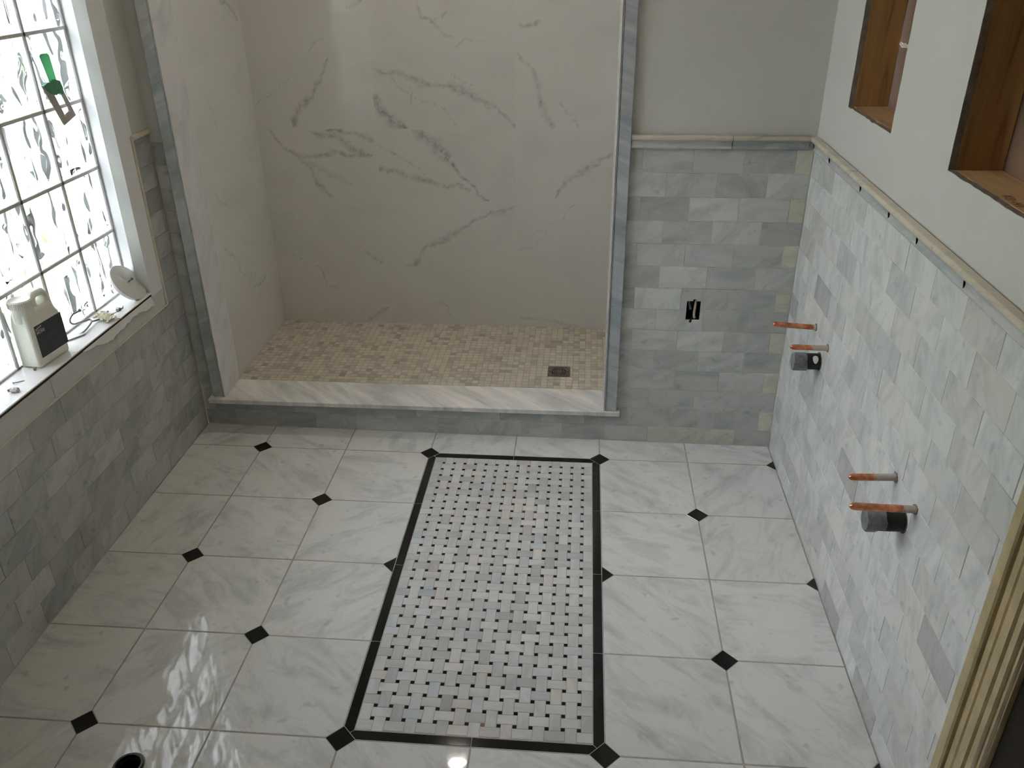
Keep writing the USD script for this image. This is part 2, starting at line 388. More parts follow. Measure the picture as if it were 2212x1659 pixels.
for k, d in sorted(dia.items(), key=lambda kv: kv[0][1]):
    d = d.buffer(-0.0004, join_style='mitre').intersection(FLOORREG)
    d = d.difference(RUG.buffer(0.0012, join_style='mitre')) if k not in ((0, 0), (2, 0), (0, 4), (2, 4)) else d
    for g in polys(d):
        if g.area > 1e-5:
            put_tile('diamond_inset', g, F_FLOOR, M_BLACK, floor, (0.01, 0.01, 0.01), c=0.0005, tilt=0.002)
# the framed basketweave panel
SW = 0.0262
bed, bf, buv = extrude(RUG, F_FLOOR, -0.05, -0.0009)
inlay = obj('mosaic_inlay', (bed, bf), mat_plain('grout_mosaic', (0.50, 0.49, 0.46), 0.9), floor, label='basketweave marble mosaic panel framed in black strips')
x0, x1, y0, y1 = gx(0), gx(2), gy(4), gy(0)
def strip(poly):
    poly = poly.difference(alld.buffer(0.0014, join_style='mitre')) if False else poly
    corner = unary_union([dia[k] for k in ((0, 0), (2, 0), (0, 4), (2, 4))]).buffer(0.0014, join_style='mitre')
    for g in polys(poly.buffer(-0.0009, join_style='mitre').difference(corner)):
        put_tile('border_strip', g, F_FLOOR, M_BLACK, inlay, (0.01, 0.01, 0.01), c=0.0006, tilt=0.001)
xm = gx(1)
for s in (0, 1):
    ya, yc, ysn = (y1, y1 - SW, 1) if s == 0 else (y0, y0 + SW, -1)
    strip(Polygon([(x0, ya), (xm, ya), (xm, yc), (x0 + SW, yc)]))
    strip(Polygon([(xm, ya), (x1, ya), (x1 - SW, yc), (xm, yc)]))
    xa, xc = (x0, x0 + SW) if s == 0 else (x1, x1 - SW)
    for j in range(4):
        p = [[xa, gy(j)], [xc, gy(j)], [xc, gy(j + 1)], [xa, gy(j + 1)]]
        if j == 0: p[1][1] -= SW
        if j == 3: p[2][1] += SW
        strip(Polygon(p))
INNER = sbox(x0 + SW + .001, y0 + SW + .001, x1 - SW - .001, y1 - SW - .001)
DX0, DPX, DY0, DPY = 0.0628, 0.03742, -0.0607, -0.0378
HOLE = 0.0052
rects, dots = [], []
for i in range(-1, 14):
    for j in range(-1, 30):
        cx, cy = DX0 + DPX * (i + .5), DY0 + DPY * (j + .5)
        lx, ly = (DPX / 2 + HOLE, -DPY / 2 - HOLE) if (i + j) % 2 == 0 else (DPX / 2 - HOLE, -DPY / 2 + HOLE)
        r = sbox(cx - lx + .0005, cy - ly + .0005, cx + lx - .0005, cy + ly - .0005).intersection(INNER)
        r = r.difference(Point(9, 9).buffer(.1))
        if r.area > 4e-5: rects.append((cy, r, (i + j) % 2))
for i in range(14):
    for j in range(30):
        cx, cy = DX0 + DPX * i, DY0 + DPY * j
        dots.append((cy, sbox(cx - HOLE + .0007, cy - HOLE + .0007, cx + HOLE - .0007, cy + HOLE - .0007), (i, j)))
def stuff(name, lst, frame, material, parent, tints, **kw):
    vs, fs, us, ts, k = [], [], [], [], 0
    for (poly, ang), tn in zip(lst, tints):
        V, F, UV = tile(poly, frame, **kw)
        vs.append(V); fs.append(F + k); us.append(spin(UV, ang, RNG.uniform(-40, 40, 2))); ts.append(np.repeat([tn], len(V), 0)); k += len(V)
    obj(name, (np.vstack(vs), np.vstack(fs)), material, parent, uv=np.vstack(us), tint=np.vstack(ts), kind='stuff')
def rug_tint():
    t = RNG.choice([RNG.normal(.66, .02), RNG.normal(.60, .025), RNG.normal(.52, .02)], p=[.55, .35, .10])
    w = RNG.normal(0, .012)
    return (t + w, t, t - .015 - w)
rects.sort(key=lambda r: r[0]); dots.sort(key=lambda r: r[0])
for cy, r, o in rects[:300]:
    put_tile('mosaic_tile', r, F_FLOOR, M_RUG, inlay, rug_tint(), ang=(0 if o else math.pi / 2) + RNG.normal(0, .3), c=0.0005, tilt=0.006)
stuff('mosaic_tiles_far', [(r, (0 if o else math.pi / 2)) for _, r, o in rects[300:]], F_FLOOR, M_RUG, inlay, [rug_tint() for _ in rects[300:]], c=0.0005, tilt=0.006)
for cy, d, ij in dots[:300]:
    put_tile('mosaic_dot', d, F_FLOOR, M_BLACK if ij not in ((7, 29), (8, 19)) else mat_plain('brown_dot%d' % ij[1], (0.16, 0.06, 0.03), .3), inlay, (0.01,) * 3, c=0.0004, tilt=0.006)
stuff('mosaic_dots_far', [(d, 0.0) for _, d, _ in dots[300:]], F_FLOOR, M_BLACK, inlay, [(0.01,) * 3] * len(dots[300:]), c=0.0004, tilt=0.006)

# ---------------------------------------------------------------- wall tiles in running bond
ROWS = [0.0, 0.0635] + [0.0635 + 0.0762 * k for k in range(1, 14)]
def bond(rows, even, odd, pitch, lo, hi, region, frame, material, parent, tinter, g=0.0008, ang0=0.0, **kw):
    out = []
    for r in range(len(rows) - 1):
        off = even if r % 2 == 0 else odd
        k = math.floor((lo - off) / pitch)
        while off + pitch * k < hi:
            a, b = max(lo, off + pitch * k), min(hi, off + pitch * (k + 1))
            k += 1
            if b - a < 0.004: continue
            p = sbox(a, rows[r], b, rows[r + 1]).intersection(region).buffer(-g, join_style='mitre')
            for q in polys(p):
                if q.area < 2e-5: continue
                w = q.bounds[2] - q.bounds[0]
                put_tile('wall_tile', q, frame, material, parent, tinter(r, w, q), ang=ang0 + RNG.normal(0, .35), tilt=0.0015, lift=RNG.uniform(-.0004, .0004), **kw)

# back wall
wall_back = thing('wall_back', 'back wall around the shower opening, grey marble subway tile below plain paint', 'wall', kind='structure')
OUTLET = unary_union([sbox(.878, .484, .924, .552), sbox(.8985, .551, .9085, .5585), sbox(.8905, .4745, .8995, .485)])
JL0, JL1, JR0, JR1 = -0.831, -0.784, 0.617, 0.663
tiled_back = unary_union([sbox(JR1 - .004, 0, XR - .0005, 1.0545), sbox(XL, 0, JR1 + .02, .1075), sbox(XL + .0005, 0, JL0 + .003, 1.095)]).difference(OUTLET)
solid_back = unary_union([sbox(JR1 - .012, -.05, XR + .03, 2.44), sbox(XL - .03, -.05, JR1 + .02, .1075), sbox(XL - .03, -.05, JL0 + .01, 2.44), sbox(XL - .03, 2.12, XR, 2.44)]).difference(OUTLET)
for k, g in enumerate(polys(solid_back.intersection(sbox(-2, -1, 2, 1.0545)))):
    V, F_, _ = extrude(g, F_BACK, -0.035, -0.0012)
    obj('grout_bed', (V, F_), M_GROUT_WALL, wall_back)
for g in polys(solid_back.intersection(sbox(-2, 1.0545, 2, 2.44))):
    V, F_, _ = extrude(g, F_BACK, -0.035, -0.003)
    obj('painted_plaster', (V, F_), M_PAINT, wall_back)
def tint_back(r, w, q):
    if q.bounds[2] > XR - .01 and w < .09 and r in (1, 3, 5, 7, 9, 11, 13):
        return np.array([.68, .66, .555]) * RNG.normal(1, .04)
    if r == 0 and q.bounds[0] > .75 and q.bounds[2] < 1.1:
        return np.array([.67, .65, .575])
    t = np.clip(RNG.normal(.57, .06), .43, .68)
    return (t * .985, t * 1.005, t * .97)
bond(ROWS, .6255, .7025, .1541, XL + .0005, XR - .0005, tiled_back, F_BACK, M_WALL, wall_back, tint_back, ang0=1.2)

# left wall
wall_left = thing('wall_left', 'left wall under the glass block window, small marble subway tiles in running bond', 'wall', kind='structure')
WY0, WY1, WZ0, WZ1 = -1.19, -0.044, 0.610, 2.23
whole = sbox(-3.35, -.05, .19, 2.44).difference(sbox(WY0, WZ0 - .012, WY1, WZ1))
tiled_left = unary_union([sbox(-3.3, 0, .1525, .5334), sbox(.046, .5334, .1525, 1.078)])
for g in polys(whole.intersection(tiled_left.buffer(.002, join_style='mitre'))):
    V, F_, _ = extrude(g, F_LEFT, -0.04, -0.0012)
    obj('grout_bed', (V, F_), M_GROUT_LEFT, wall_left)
for g in polys(whole.difference(tiled_left)):
    V, F_, _ = extrude(g, F_LEFT, -0.04, -0.0022)
    obj('painted_plaster', (V, F_), M_PAINT, wall_left)
LROWS = [0.0762 * k for k in range(15)]
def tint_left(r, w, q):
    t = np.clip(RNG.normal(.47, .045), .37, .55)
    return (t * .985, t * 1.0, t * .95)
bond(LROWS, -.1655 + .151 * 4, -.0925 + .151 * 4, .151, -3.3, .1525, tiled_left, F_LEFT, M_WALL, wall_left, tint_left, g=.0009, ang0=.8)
# white band tiles under the sill, cream caulk line below them, cream pencil liners round the narrow tile strip
for a, b in ((-1.24, -.633), (-.631, -.300), (-.299, .030)):
    V, F_, UV = tile(sbox(a, .537, b, .5965), F_LEFT, .006, .001)
    obj('band_tile', (V, F_), M_PAINT, wall_left)
V, F_ = tube([(XL + .0005, y, .5345) for y in np.linspace(-3.3, .046, 30)], .0035, 8); obj('caulk_line', (V, F_), M_CREAM, wall_left, smooth=True)
def half_round(path, r): return tube(path, r, 10)
obj('pencil_liner', half_round([(XL, .040, z) for z in (.534, .8, 1.092)], .0055), M_CREAM, wall_left, smooth=40)
obj('pencil_liner', half_round([(XL, y, 1.088) for y in (.040, .1, .150)], .0095), M_CREAM, wall_left, smooth=40)
# splayed reveals, sill, ragged paper lip
XG = -0.978
def prism(plan, z0, z1):
    V, F_, _ = extrude(Polygon(plan), F_FLOOR, z0, z1)
    return V, F_
reveal = obj('window_reveal', prism([(XL - .0005, WY1), (XL - .0005, .05), (-1.09, .05), (-1.09, -.006), (XG, -.006)], WZ0 - .03, WZ1 + .05), M_REVEAL, wall_left)
obj('window_reveal', prism([(XL - .0005, WY0), (XG, -1.214), (-1.09, -1.214), (-1.09, -1.27), (XL - .0005, -1.27)], WZ0 - .03, WZ1 + .05), M_REVEAL, wall_left)
obj('window_head', bx((-1.09, -1.27, WZ1), (XL - .0005, .05, WZ1 + .06)), M_REVEAL, wall_left)
obj('window_sill', cat_mesh(cbox((-1.09, -1.213, WZ0 - .030), (XL - .018, -.008, WZ0 - .0005), .0012), cbox((-1.0, -1.19, WZ0 - .0042), (XL + .0025, -.043, WZ0), .0012)), M_REVEAL, wall_left)
obj('sill_gap', bx((XL - .03, WY0, WZ0 - .0125), (XL - .0015, WY1 + .002, WZ0 - .0042)), M_DARKGAP, wall_left)
rag = []
n = 70
yy = np.linspace(-.055, -.47, n)
amp = .004 + .034 * meshkit.fbm(np.stack([yy * 17, yy * 0, yy * 0], 1), 3, 5) ** 1.5 + .004 * meshkit.noise(np.stack([yy * 90, yy * 0, yy * 0], 1), 5)
amp *= np.clip((yy + .475) / .08, 0, 1)
V = []
for y, a in zip(yy, amp):
    V += [(XL + .002, y, WZ0 - .009), (XL + .006, y, WZ0 - .008 - a * .45), (XL + .010, y, WZ0 - .009 - a), (XL + .0015, y, WZ0 - .0095 - a * .9)]
F_ = []
for i in range(n - 1):
    for k in range(4):
        q, w = i * 4 + k, i * 4 + (k + 1) % 4
        F_ += [(q, w, w + 4), (q, w + 4, q + 4)]
obj('torn_paper', (np.array(V), np.array(F_)), M_PAPER, wall_left, smooth=50, label='ragged white torn paper edge hanging below the sill')
obj('reveal_screw', trimesh.creation.cylinder(.004, .004, sections=16, transform=trimesh.geometry.align_vectors([0, 0, 1], [.35, -.94, 0])).apply_translation((-.920, -.0295, 1.168)), M_ZINC, wall_left)

# glass block window
window = thing('window_1', 'bright window of wavy clear glass blocks in grey mortar on the left wall', 'window', kind='structure')
NB, NZ = 6, 8
def block(y0, z0, seed):
    n = 21; w = .190
    def face(x, sgn, sd):
        a = np.linspace(0, 1, n); Y, Z = np.meshgrid(a, a, indexing='ij')
        e = np.minimum(np.minimum(Y, 1 - Y), np.minimum(Z, 1 - Z)) * w
        rim = np.clip((e - .006) / .012, 0, 1)
        p = np.stack([Y * 2.1 + Z * .5, Z * 1.1, Y * 0], -1)
        h = (meshkit.fbm(p * 2.0 + seed * 3.7, 2, sd) - .5) * .026 * rim - .0022 * np.clip((e - .006) / .004, 0, 1)
        h += -.004 * np.clip(1 - e / .004, 0, 1)
        return np.stack([np.full_like(Y, x) + sgn * h, y0 + .005 + Y * w, z0 + .005 + Z * w], -1).reshape(-1, 3)
    A, B = face(XG, 1, 1), face(XG - .080, -1, 2)
    i, j = np.meshgrid(np.arange(n - 1), np.arange(n - 1), indexing='ij')
    q = (i * n + j).ravel()
    f = np.vstack([np.stack([q, q + n, q + n + 1], 1), np.stack([q, q + n + 1, q + 1], 1)])
    bd = [k * n for k in range(n)] + [(n - 1) * n + k for k in range(1, n)] + [k * n + n - 1 for k in range(n - 2, -1, -1)] + [k for k in range(n - 2, 0, -1)]
    m = n * n; side = []
    for a, b in zip(bd, bd[1:] + bd[:1]):
        side += [(a, b + m, b), (a, a + m, b + m)]
    return np.vstack([A, B]), np.vstack([f, f[:, ::-1] + m, np.array(side)])
for a in range(NB):
    for b in range(NZ):
        obj('glass_block', block(-.008 - .2 * (a + 1), WZ0 + .0 + .2 * b, a * 7 + b), M_GLASS, window, smooth=45)
mort = [bx((XG - .074, -.008 - .2 * k - .0045, WZ0), (XG + .0005, -.008 - .2 * k + .0045, WZ1)) for k in range(NB + 1)] + [bx((XG - .074, -.008 - .2 * NB, WZ0 + .2 * k - .0045), (XG + .0005, -.008, WZ0 + .2 * k + .0045)) for k in range(NZ + 1)]
obj('mortar', cat_mesh(*mort), M_MORTAR, window)

# right wall
wall_right = thing('wall_right', 'right wall of pale marble subway tile with two open recesses in the paint above', 'wall', kind='structure')
N1, N2 = (.127, .484), (.829, 1.187)          # recesses, as u = -y
NZ0, NZ1 = 1.220, 1.93
DU0, DU1 = 1.511, 2.30
CW = 1.403
def ragged(u0, u1, z0, z1, seed):
    """a roughly cut opening in plasterboard"""
    r = np.random.default_rng(seed); p = []
    for a, b in (((u0, z0), (u1, z0)), ((u1, z0), (u1, z1)), ((u1, z1), (u0, z1)), ((u0, z1), (u0, z0))):
        L = math.dist(a, b); k = max(4, int(L / .02))
        for s in range(k):
            t = s / k
            nx, ny = (b[1] - a[1]) / L, -(b[0] - a[0]) / L
            o = r.normal(0, .0007) if s else 0
            p.append((a[0] + (b[0] - a[0]) * t + nx * o, a[1] + (b[1] - a[1]) * t + ny * o))
    return Polygon(p).buffer(0)
H1, H2 = ragged(*N1, NZ0, NZ1, 3), ragged(*N2, NZ0, NZ1, 4)
wallpoly = sbox(-.2, -.05, 3.35, 2.44).difference(sbox(DU0, -.05, DU1, 2.05))
low = wallpoly.intersection(sbox(-.2, -1, CW + .02, 1.0545))
for g in polys(low):
    V, F_, _ = extrude(g, F_RIGHT, -.016, -.0012); obj('grout_bed', (V, F_), M_GROUT_WALL, wall_right)
for g in polys(wallpoly.difference(sbox(-.2, -1, CW + .02, 1.0545)).difference(H1).difference(H2)):
    V, F_, _ = extrude(g, F_RIGHT, -.016, -.003); obj('painted_plaster', (V, F_), M_PAINT, wall_right)
def tint_right(r, w, q):
    t = np.clip(RNG.choice([RNG.normal(.70, .02), RNG.normal(.61, .03), RNG.normal(.48, .02)], p=[.66, .29, .05]),   .42, .73)
    k = RNG.normal(0, .008)
    return (t * .985 + k, t * 1.0, t * .975 - k)
bond(ROWS, .045 - .1541, .122 - .1541, .1541, -float(yb(XR)) + .0005, CW + .012, sbox(-.2, 0, CW + .012, 1.0545), F_RIGHT, M_WALL, wall_right, tint_right, ang0=.15)

# chair rails (trim): profile as (d, z)
def rail_profile():
    z0 = 1.0525
    pts = [(0, 0), (.0075, 0), (.0100, .003), (.0100, .0065), (.0075, .0095), (.0070, .014)]
    pts += [(.0070 + .0085 * (1 - math.cos(t)), .014 + .012 * math.sin(t)) for t in np.linspace(0.2, 1.35, 6)]
    pts += [(.0150 + .0055 * math.sin(t) , .0335 - .0075 * math.cos(t)) for t in np.linspace(.35, math.pi - .1, 9)]
    pts += [(0, .0415)]
    return [(a, z0 + b) for a, b in pts]
PROF = rail_profile()
def rail_piece(u0, u1, frame):
    n = len(PROF); ca = np.array(PROF)
    us = [u0, u0 + .0005, u1 - .0005, u1]
    V, UV = [], []
    for k, u in enumerate(us):
        s = .0006 if k in (0, 3) else 0
        d = np.maximum(ca[:, 0] - s, 0)
        V.append(frame(np.full(n, u), ca[:, 1], d)); UV.append(np.stack([np.full(n, u), np.arange(n) * .004], 1))
    V = np.vstack(V); F = []
    for k in range(3):
        for i in range(n - 1):
            q = k * n + i
            F += [(q, q + n, q + n + 1), (q, q + n + 1, q + 1)]
    c = len(V)
    for k in (0, 3):
        V = np.vstack([V, V[k * n:(k + 1) * n].mean(0)]); UV.append([[us[k], 0]])
        for i in range(n):
            F.append((len(V) - 1, k * n + i, k * n + (i + 1) % n) if k else (len(V) - 1, k * n + (i + 1) % n, k * n + i))
    return V, np.array(F), np.vstack(UV)
def rail(name, label, spans, frame, tints):
    t = thing(name, label, 'chair rail', kind='structure')
    for (a, b), tn in zip(spans, tints):
        V, F, UV = rail_piece(a, b, frame)
        top = np.clip((V[:, 2] - (1.0525 + .027)) / .004, 0, 1)[:, None]
        tt = np.array(tn)[None] * (1 - top) + np.array((.64, .585, .47))[None] * np.array([1.0 if sum(tn) > 1.3 else .80]) * top
        obj('rail_piece', (V, F), M_WALL, t, uv=spin(UV, 1.2, RNG.uniform(-9, 9, 2)), tint=tt)
rail('trim_1', 'marble chair rail on the back wall right of the shower', [(JR1 + .001, .966), (.967, XR - .019)], F_BACK, [(.57, .57, .53), (.40, .42, .42)])
rs = [-.105, .079, .3835, .6075, .79, 1.036, CW + .012]
rail('trim_2', 'long marble chair rail on the right wall below the recesses', [(a + .00015, b - .00015) for a, b in zip(rs, rs[1:])], F_RIGHT, [(.55, .56, .55), (.52, .53, .52), (.50, .51, .51), (.55, .55, .53), (.48, .5, .5), (.56, .56, .55)])

# open recesses in the stud wall
def niche(u, label, seed):
    t = thing('wall_recess', label, 'wall recess', loc=(XR, -u[0], NZ0), kind='structure', group=None)
    b0, b1 = XR + .0165, XR + .105
    obj('stud', cbox((b0, -u[0] - .001, NZ0 - .10), (b1, -u[0] + .037, NZ1 + .06), .0015), M_STUD, t)
    obj('stud', cbox((b0, -u[1] - .037, NZ0 - .10), (b1, -u[1] + .001, NZ1 + .06), .0015), M_STUD, t)
    obj('sill_board', cbox((b0, -u[1] + .0015, NZ0 - .038), (b1, -u[0] - .0015, NZ0 + .001), .0012), M_SILLWOOD, t)
    obj('head_board', cbox((b0, -u[1] + .0015, NZ1 - .001), (b1, -u[0] - .0015, NZ1 + .038), .0012), M_SILLWOOD, t)
    zj = NZ0 + .155
    bw = Polygon([(-u[1] - .05, NZ0 - .1), (-u[0] + .05, NZ0 - .1), (-u[0] + .05, zj), (-u[1] - .05, zj)])
    fr = lambda a, v, d: np.stack([b1 + .012 - d, a, v], -1)
    frb = lambda a, v, d: np.stack([XR + .119 - d, -a, v], -1)
    for z0, z1 in ((NZ0 - .1, zj - .003), (zj + .004, zj + .40), (zj + .407, NZ1 + .1)):
        V, F_, _ = extrude(sbox(u[0] - .05, z0, u[1] + .05, z1), frb, 0, .0115)
        obj('backing_board', (V, F_), M_BROWN, t)
    V, F_, _ = extrude(sbox(u[0] - .05, NZ0 - .1, u[1] + .05, NZ1 + .1), frb, -.01, .004)
    obj('backing_wall', (V, F_), M_MUD, t)
    r = np.random.default_rng(seed)
    for zz in (zj, zj + .403):
        ln = [(XR + .1085, -y, zz + r.normal(0, .0012)) for y in np.linspace(u[0] + .002, u[1] - .002, 24)]
        obj('joint_bead', tube(ln, .0042 + np.abs(r.normal(0, .0012, 24)), 8), mat_plain('bead%d%d' % (seed, int(zz * 100)), (.62, .57, .45), .8), t, smooth=True)
    # raw plasterboard edge all round the cut
    e = []
    hole = H1 if seed == 3 else H2
    rim = hole.buffer(.0006).difference(hole.buffer(-.0009))
    for g in polys(rim):
        V, F_, _ = extrude(g, F_RIGHT, -.0163, -.0038); e.append((V, F_))
    obj('board_edge', cat_mesh(*e), M_BOARD, t)
    return t
rec1 = niche(N1, 'narrow open wall recess showing bare wood, nearer the shower corner', 3)
rec2 = niche(N2, 'open wall recess with bare stud and stamped wood, at the right edge of the photo', 4)
st = []
r_ = np.random.default_rng(5)
for k, ch in enumerate('KD 24'):
    pass
tm = meshkit.text_mesh('KD-HT', .016, .0004)
tm.apply_transform(trimesh.transformations.rotation_matrix(-math.pi / 2 - .1, [0, 0, 1]))
tm.apply_translation((XR + .026, -1.012, NZ0 + .0012))
obj('ink_stamp', tm, mat_plain('stamp_ink', (0.17, 0.10, 0.05), .9), rec2, label='faded dark stamp')

# door and casing on the right wall
door = thing('door_1', 'dark doorway with cream moulded casing at the right edge', 'door', loc=(XR, -1.9, 0), kind='structure')
cas = [(CW, -.004), (CW, .020), (CW + .004, .0225), (CW + .030, .0225), (CW + .0335, .019), (CW + .0345, .0135), (CW + .0385, .0125), (CW + .041, .016), (CW + .060, .017), (CW + .0635, .0135), (CW + .0655, .0135), (CW + .068, .0170),
       (CW + .093, .0175), (CW + .096, .0125), (CW + .099, .0125), (CW + .102, .0155), (CW + .118, .0155), (CW + .1195, .008), (CW + .123, .008), (CW + .126, .011), (CW + .1305, .010), (CW + .1325, -.004)]
cas = [(CW + (u - CW) * .83, d) for u, d in cas]
def casing(pts, z0, z1):
    V, F_, _ = extrude(Polygon([(XR - d, -u) for u, d in pts]).buffer(0), F_FLOOR, z0, z1)
    return V, F_
obj('casing', casing(cas, 0.0, 2.05 + .13), M_CASING, door)
w = CW + DU1 + .148 - .0
obj('casing', casing([(DU1 + DU0 - u, d) for u, d in cas], 0.0, 2.18), M_CASING, door)
obj('jamb', bx((XR - .004, -DU0 - .004, 0), (XR + .11, -DU0 + .02, 2.05)), M_CASING, door)
obj('jamb', bx((XR - .004, -DU1 - .02, 0), (XR + .11, -DU1 + .004, 2.05)), M_CASING, door)
obj('head_casing', bx((XR - .02, -DU1 - .01, 2.05), (XR + .11, -DU0 + .01, 2.18)), M_CASING, door)
slabd = [cbox((XR + .004, -DU1 + .003, .006), (XR + .045, -DU0 - .003, 2.045), .002)]
for z0, z1 in ((.22, .98), (1.12, 1.88)):
    for a, b in ((-DU1 + .12, -(DU0 + DU1) / 2 - .05), (-(DU0 + DU1) / 2 + .05, -DU0 - .12)):
        slabd.append(cbox((XR - .001, a, z0), (XR + .01, b, z1), .003))
dp = obj('door_slab', cat_mesh(*slabd), M_DOOR, door)

# unseen closing walls and ceiling
wall_front = thing('wall_front', 'plain painted wall behind the camera', 'wall', kind='structure')
obj('painted_plaster', bx((-1.0, -3.36, -.05), (1.4, -3.30, 2.44)), M_PAINT, wall_front)
ceil = thing('ceiling', 'plain white ceiling', 'ceiling', kind='structure')
V, F_, _ = extrude(sbox(-1.1, -3.4, 1.45, 1.2).difference(Point(-.09, .63).buffer(.0565, 24)), F_FLOOR, 2.44, 2.53)
obj('ceiling_board', (V, F_), M_CEIL, ceil)
obj('can_cap', bx((-.16, .56, 2.53), (-.02, .70, 2.54)), M_HOLE, ceil)

# ---------------------------------------------------------------- shower
TX = [XSL, -.366, .236, XSR]
TZ = [ZSF - .02, .3030, .6105, .9185, 1.2265, 1.5345, 1.8425, 2.1505, 2.44]
VEINS = [
 (0.0118,0.55,[(-0.342,1.153),(-0.297,1.145),(-0.248,1.141),(-0.175,1.114),(-0.126,1.095),(-0.043,1.095),(0.03,1.064),(0.104,1.029),(0.145,1.009),(0.194,0.961),(0.231,0.925)]),
 (0.0202,0.80,[(-0.376,1.055),(-0.334,0.999),(-0.295,0.959),(-0.242,0.922)]),
 (0.0202,0.75,[(-0.204,0.914),(-0.147,0.877),(-0.106,0.845),(-0.066,0.786)]),
 (0.0076,0.80,[(-0.066,0.786),(-0.024,0.744),(0.034,0.684),(0.076,0.637),(0.111,0.613)]),
 (0.0067,0.70,[(-0.835,0.918),(-0.801,0.856),(-0.761,0.822),(-0.72,0.801),(-0.622,0.806),(-0.551,0.816),(-0.499,0.803),(-0.43,0.8)]),
 (0.0101,0.70,[(-0.654,0.907),(-0.613,0.887),(-0.542,0.891),(-0.494,0.858),(-0.462,0.825),(-0.395,0.8)]),
 (0.0101,0.70,[(-0.574,0.916),(-0.489,0.908),(-0.438,0.892),(-0.38,0.867)]),
 (0.0101,0.55,[(-0.463,0.816),(-0.373,0.749),(-0.295,0.741),(-0.201,0.703),(-0.148,0.699),(-0.071,0.674),(-0.027,0.688),(0.033,0.654)]),
 (0.0051,0.60,[(-0.541,1.203),(-0.589,1.117),(-0.628,1.046)]),
 (0.0118,0.70,[(-0.628,1.046),(-0.684,1.006),(-0.725,0.932)]),
 (0.0118,0.50,[(0.24,1.221),(0.278,1.18),(0.326,1.119),(0.335,1.041),(0.36,0.978),(0.394,0.922)]),
 (0.0101,0.50,[(0.695,0.839),(0.654,0.826),(0.581,0.788),(0.515,0.749),(0.448,0.706),(0.398,0.636)]),
 (0.0084,0.50,[(-0.721,0.797),(-0.665,0.746),(-0.638,0.676),(-0.59,0.624)]),
 (0.0152,0.25,[(-0.696,0.78),(-0.596,0.729),(-0.495,0.678)]),
 (0.0042,0.50,[(-0.16,1.402),(-0.136,1.351),(-0.097,1.326),(-0.058,1.289),(-0.027,1.281)]),
 (0.0034,0.50,[(-0.038,1.373),(-0.055,1.351),(-0.096,1.337)]),
 (0.0059,0.50,[(0.246,1.325),(0.286,1.325),(0.341,1.339)]),
 (0.0017,0.50,[(-0.282,1.126),(-0.236,1.071),(-0.155,1.032),(-0.056,0.996),(-0.017,0.928)]),
 (0.0021,0.50,[(-0.364,0.842),(-0.306,0.822),(-0.231,0.78),(-0.189,0.759),(-0.156,0.717)]),
 (0.0025,0.50,[(-0.033,1.138),(0.007,1.115),(0.048,1.095)]),
 (0.0025,0.50,[(0.409,1.03),(0.459,0.983)]),
 (0.0021,0.50,[(0.476,0.963),(0.489,0.923)]),
 (0.0034,0.40,[(-0.625,1.22),(-0.584,1.264),(-0.542,1.271)]),
 (0.0025,0.40,[(-0.872,1.021),(-0.787,1.074),(-0.721,1.117)]),
 (0.0084,0.50,[(-0.447,1.385),(-0.414,1.396),(-0.384,1.414)]),
 (0.0034,0.35,[(-0.209,1.095),(-0.204,1.055),(-0.206,1.016)]),
 (0.0034,0.35,[(-0.012,1.24),(0.029,1.266),(0.118,1.27)]),
 (0.0059,0.50,[(0.232,0.594),(0.18,0.572),(0.077,0.539),(-0.039,0.474)]),
 (0.0025,0.35,[(0.494,0.607),(0.435,0.545),(0.303,0.459)]),
 (0.0093,0.55,[(-0.017,0.475),(-0.1,0.436),(-0.174,0.402),(-0.215,0.34),(-0.273,0.291),(-0.362,0.231)]),
 (0.0034,0.50,[(-0.46,0.383),(-0.417,0.346),(-0.382,0.318)]),
 (0.0025,0.50,[(-0.671,0.398),(-0.706,0.34),(-0.673,0.264),(-0.656,0.21),(-0.601,0.186)]),
 (0.0021,0.40,[(-0.85,0.385),(-0.797,0.358),(-0.746,0.32)]),
 (0.0025,0.50,[(-0.143,0.132),(-0.097,0.114),(-0.071,0.059)]),
 (0.0051,0.45,[(0.248,0.062),(0.359,0.06),(0.425,0.04),(0.518,0.025)]),
 (0.0067,0.50,[(-0.493,0.03),(-0.432,0.06),(-0.376,0.102)]),
 (0.0017,0.35,[(0.393,0.305),(0.437,0.362)]),
 (0.0021,0.30,[(0.365,0.481),(0.312,0.406),(0.24,0.391)]),
 (0.010,0.5,[(-0.84,1.56),(-0.7,1.66),(-0.55,1.7),(-0.42,1.8)]), (0.012,0.5,[(0.0,1.95),(0.12,1.85),(0.2,1.7),(0.22,1.6)]), (0.006,0.5,[(0.3,2.1),(0.45,2.0),(0.6,1.98)]),
]
VEINS_L = [(0.0058,0.60,[(0.82,1.50),(0.899,1.439),(0.977,1.409),(1.032,1.375),(1.056,1.352)]), (0.0029,0.45,[(0.637,1.102),(0.678,1.059),(0.679,1.0),(0.688,0.959)]),
 (0.0038,0.45,[(0.557,0.559),(0.647,0.499),(0.699,0.406),(0.832,0.344)]), (0.0058,0.50,[(0.941,0.297),(0.869,0.298),(0.771,0.31)]), (0.004,.4,[(.55,.80),(.60,.74),(.66,.70)]), (0.008,.4,[(.5,1.7),(.7,1.6),(.9,1.75)])]
VEINS_R = [(0.008,.5,[(-1.0,.4),(-.8,.5),(-.6,.45)]), (0.009,.5,[(-.9,1.2),(-.7,1.0),(-.5,.95)])]
def seg_dist(p, a, b):
    ab = b - a; t = np.clip(((p - a) @ ab) / (ab @ ab), 0, 1)
    return np.linalg.norm(p - (a + t[:, None] * ab), axis=1), t
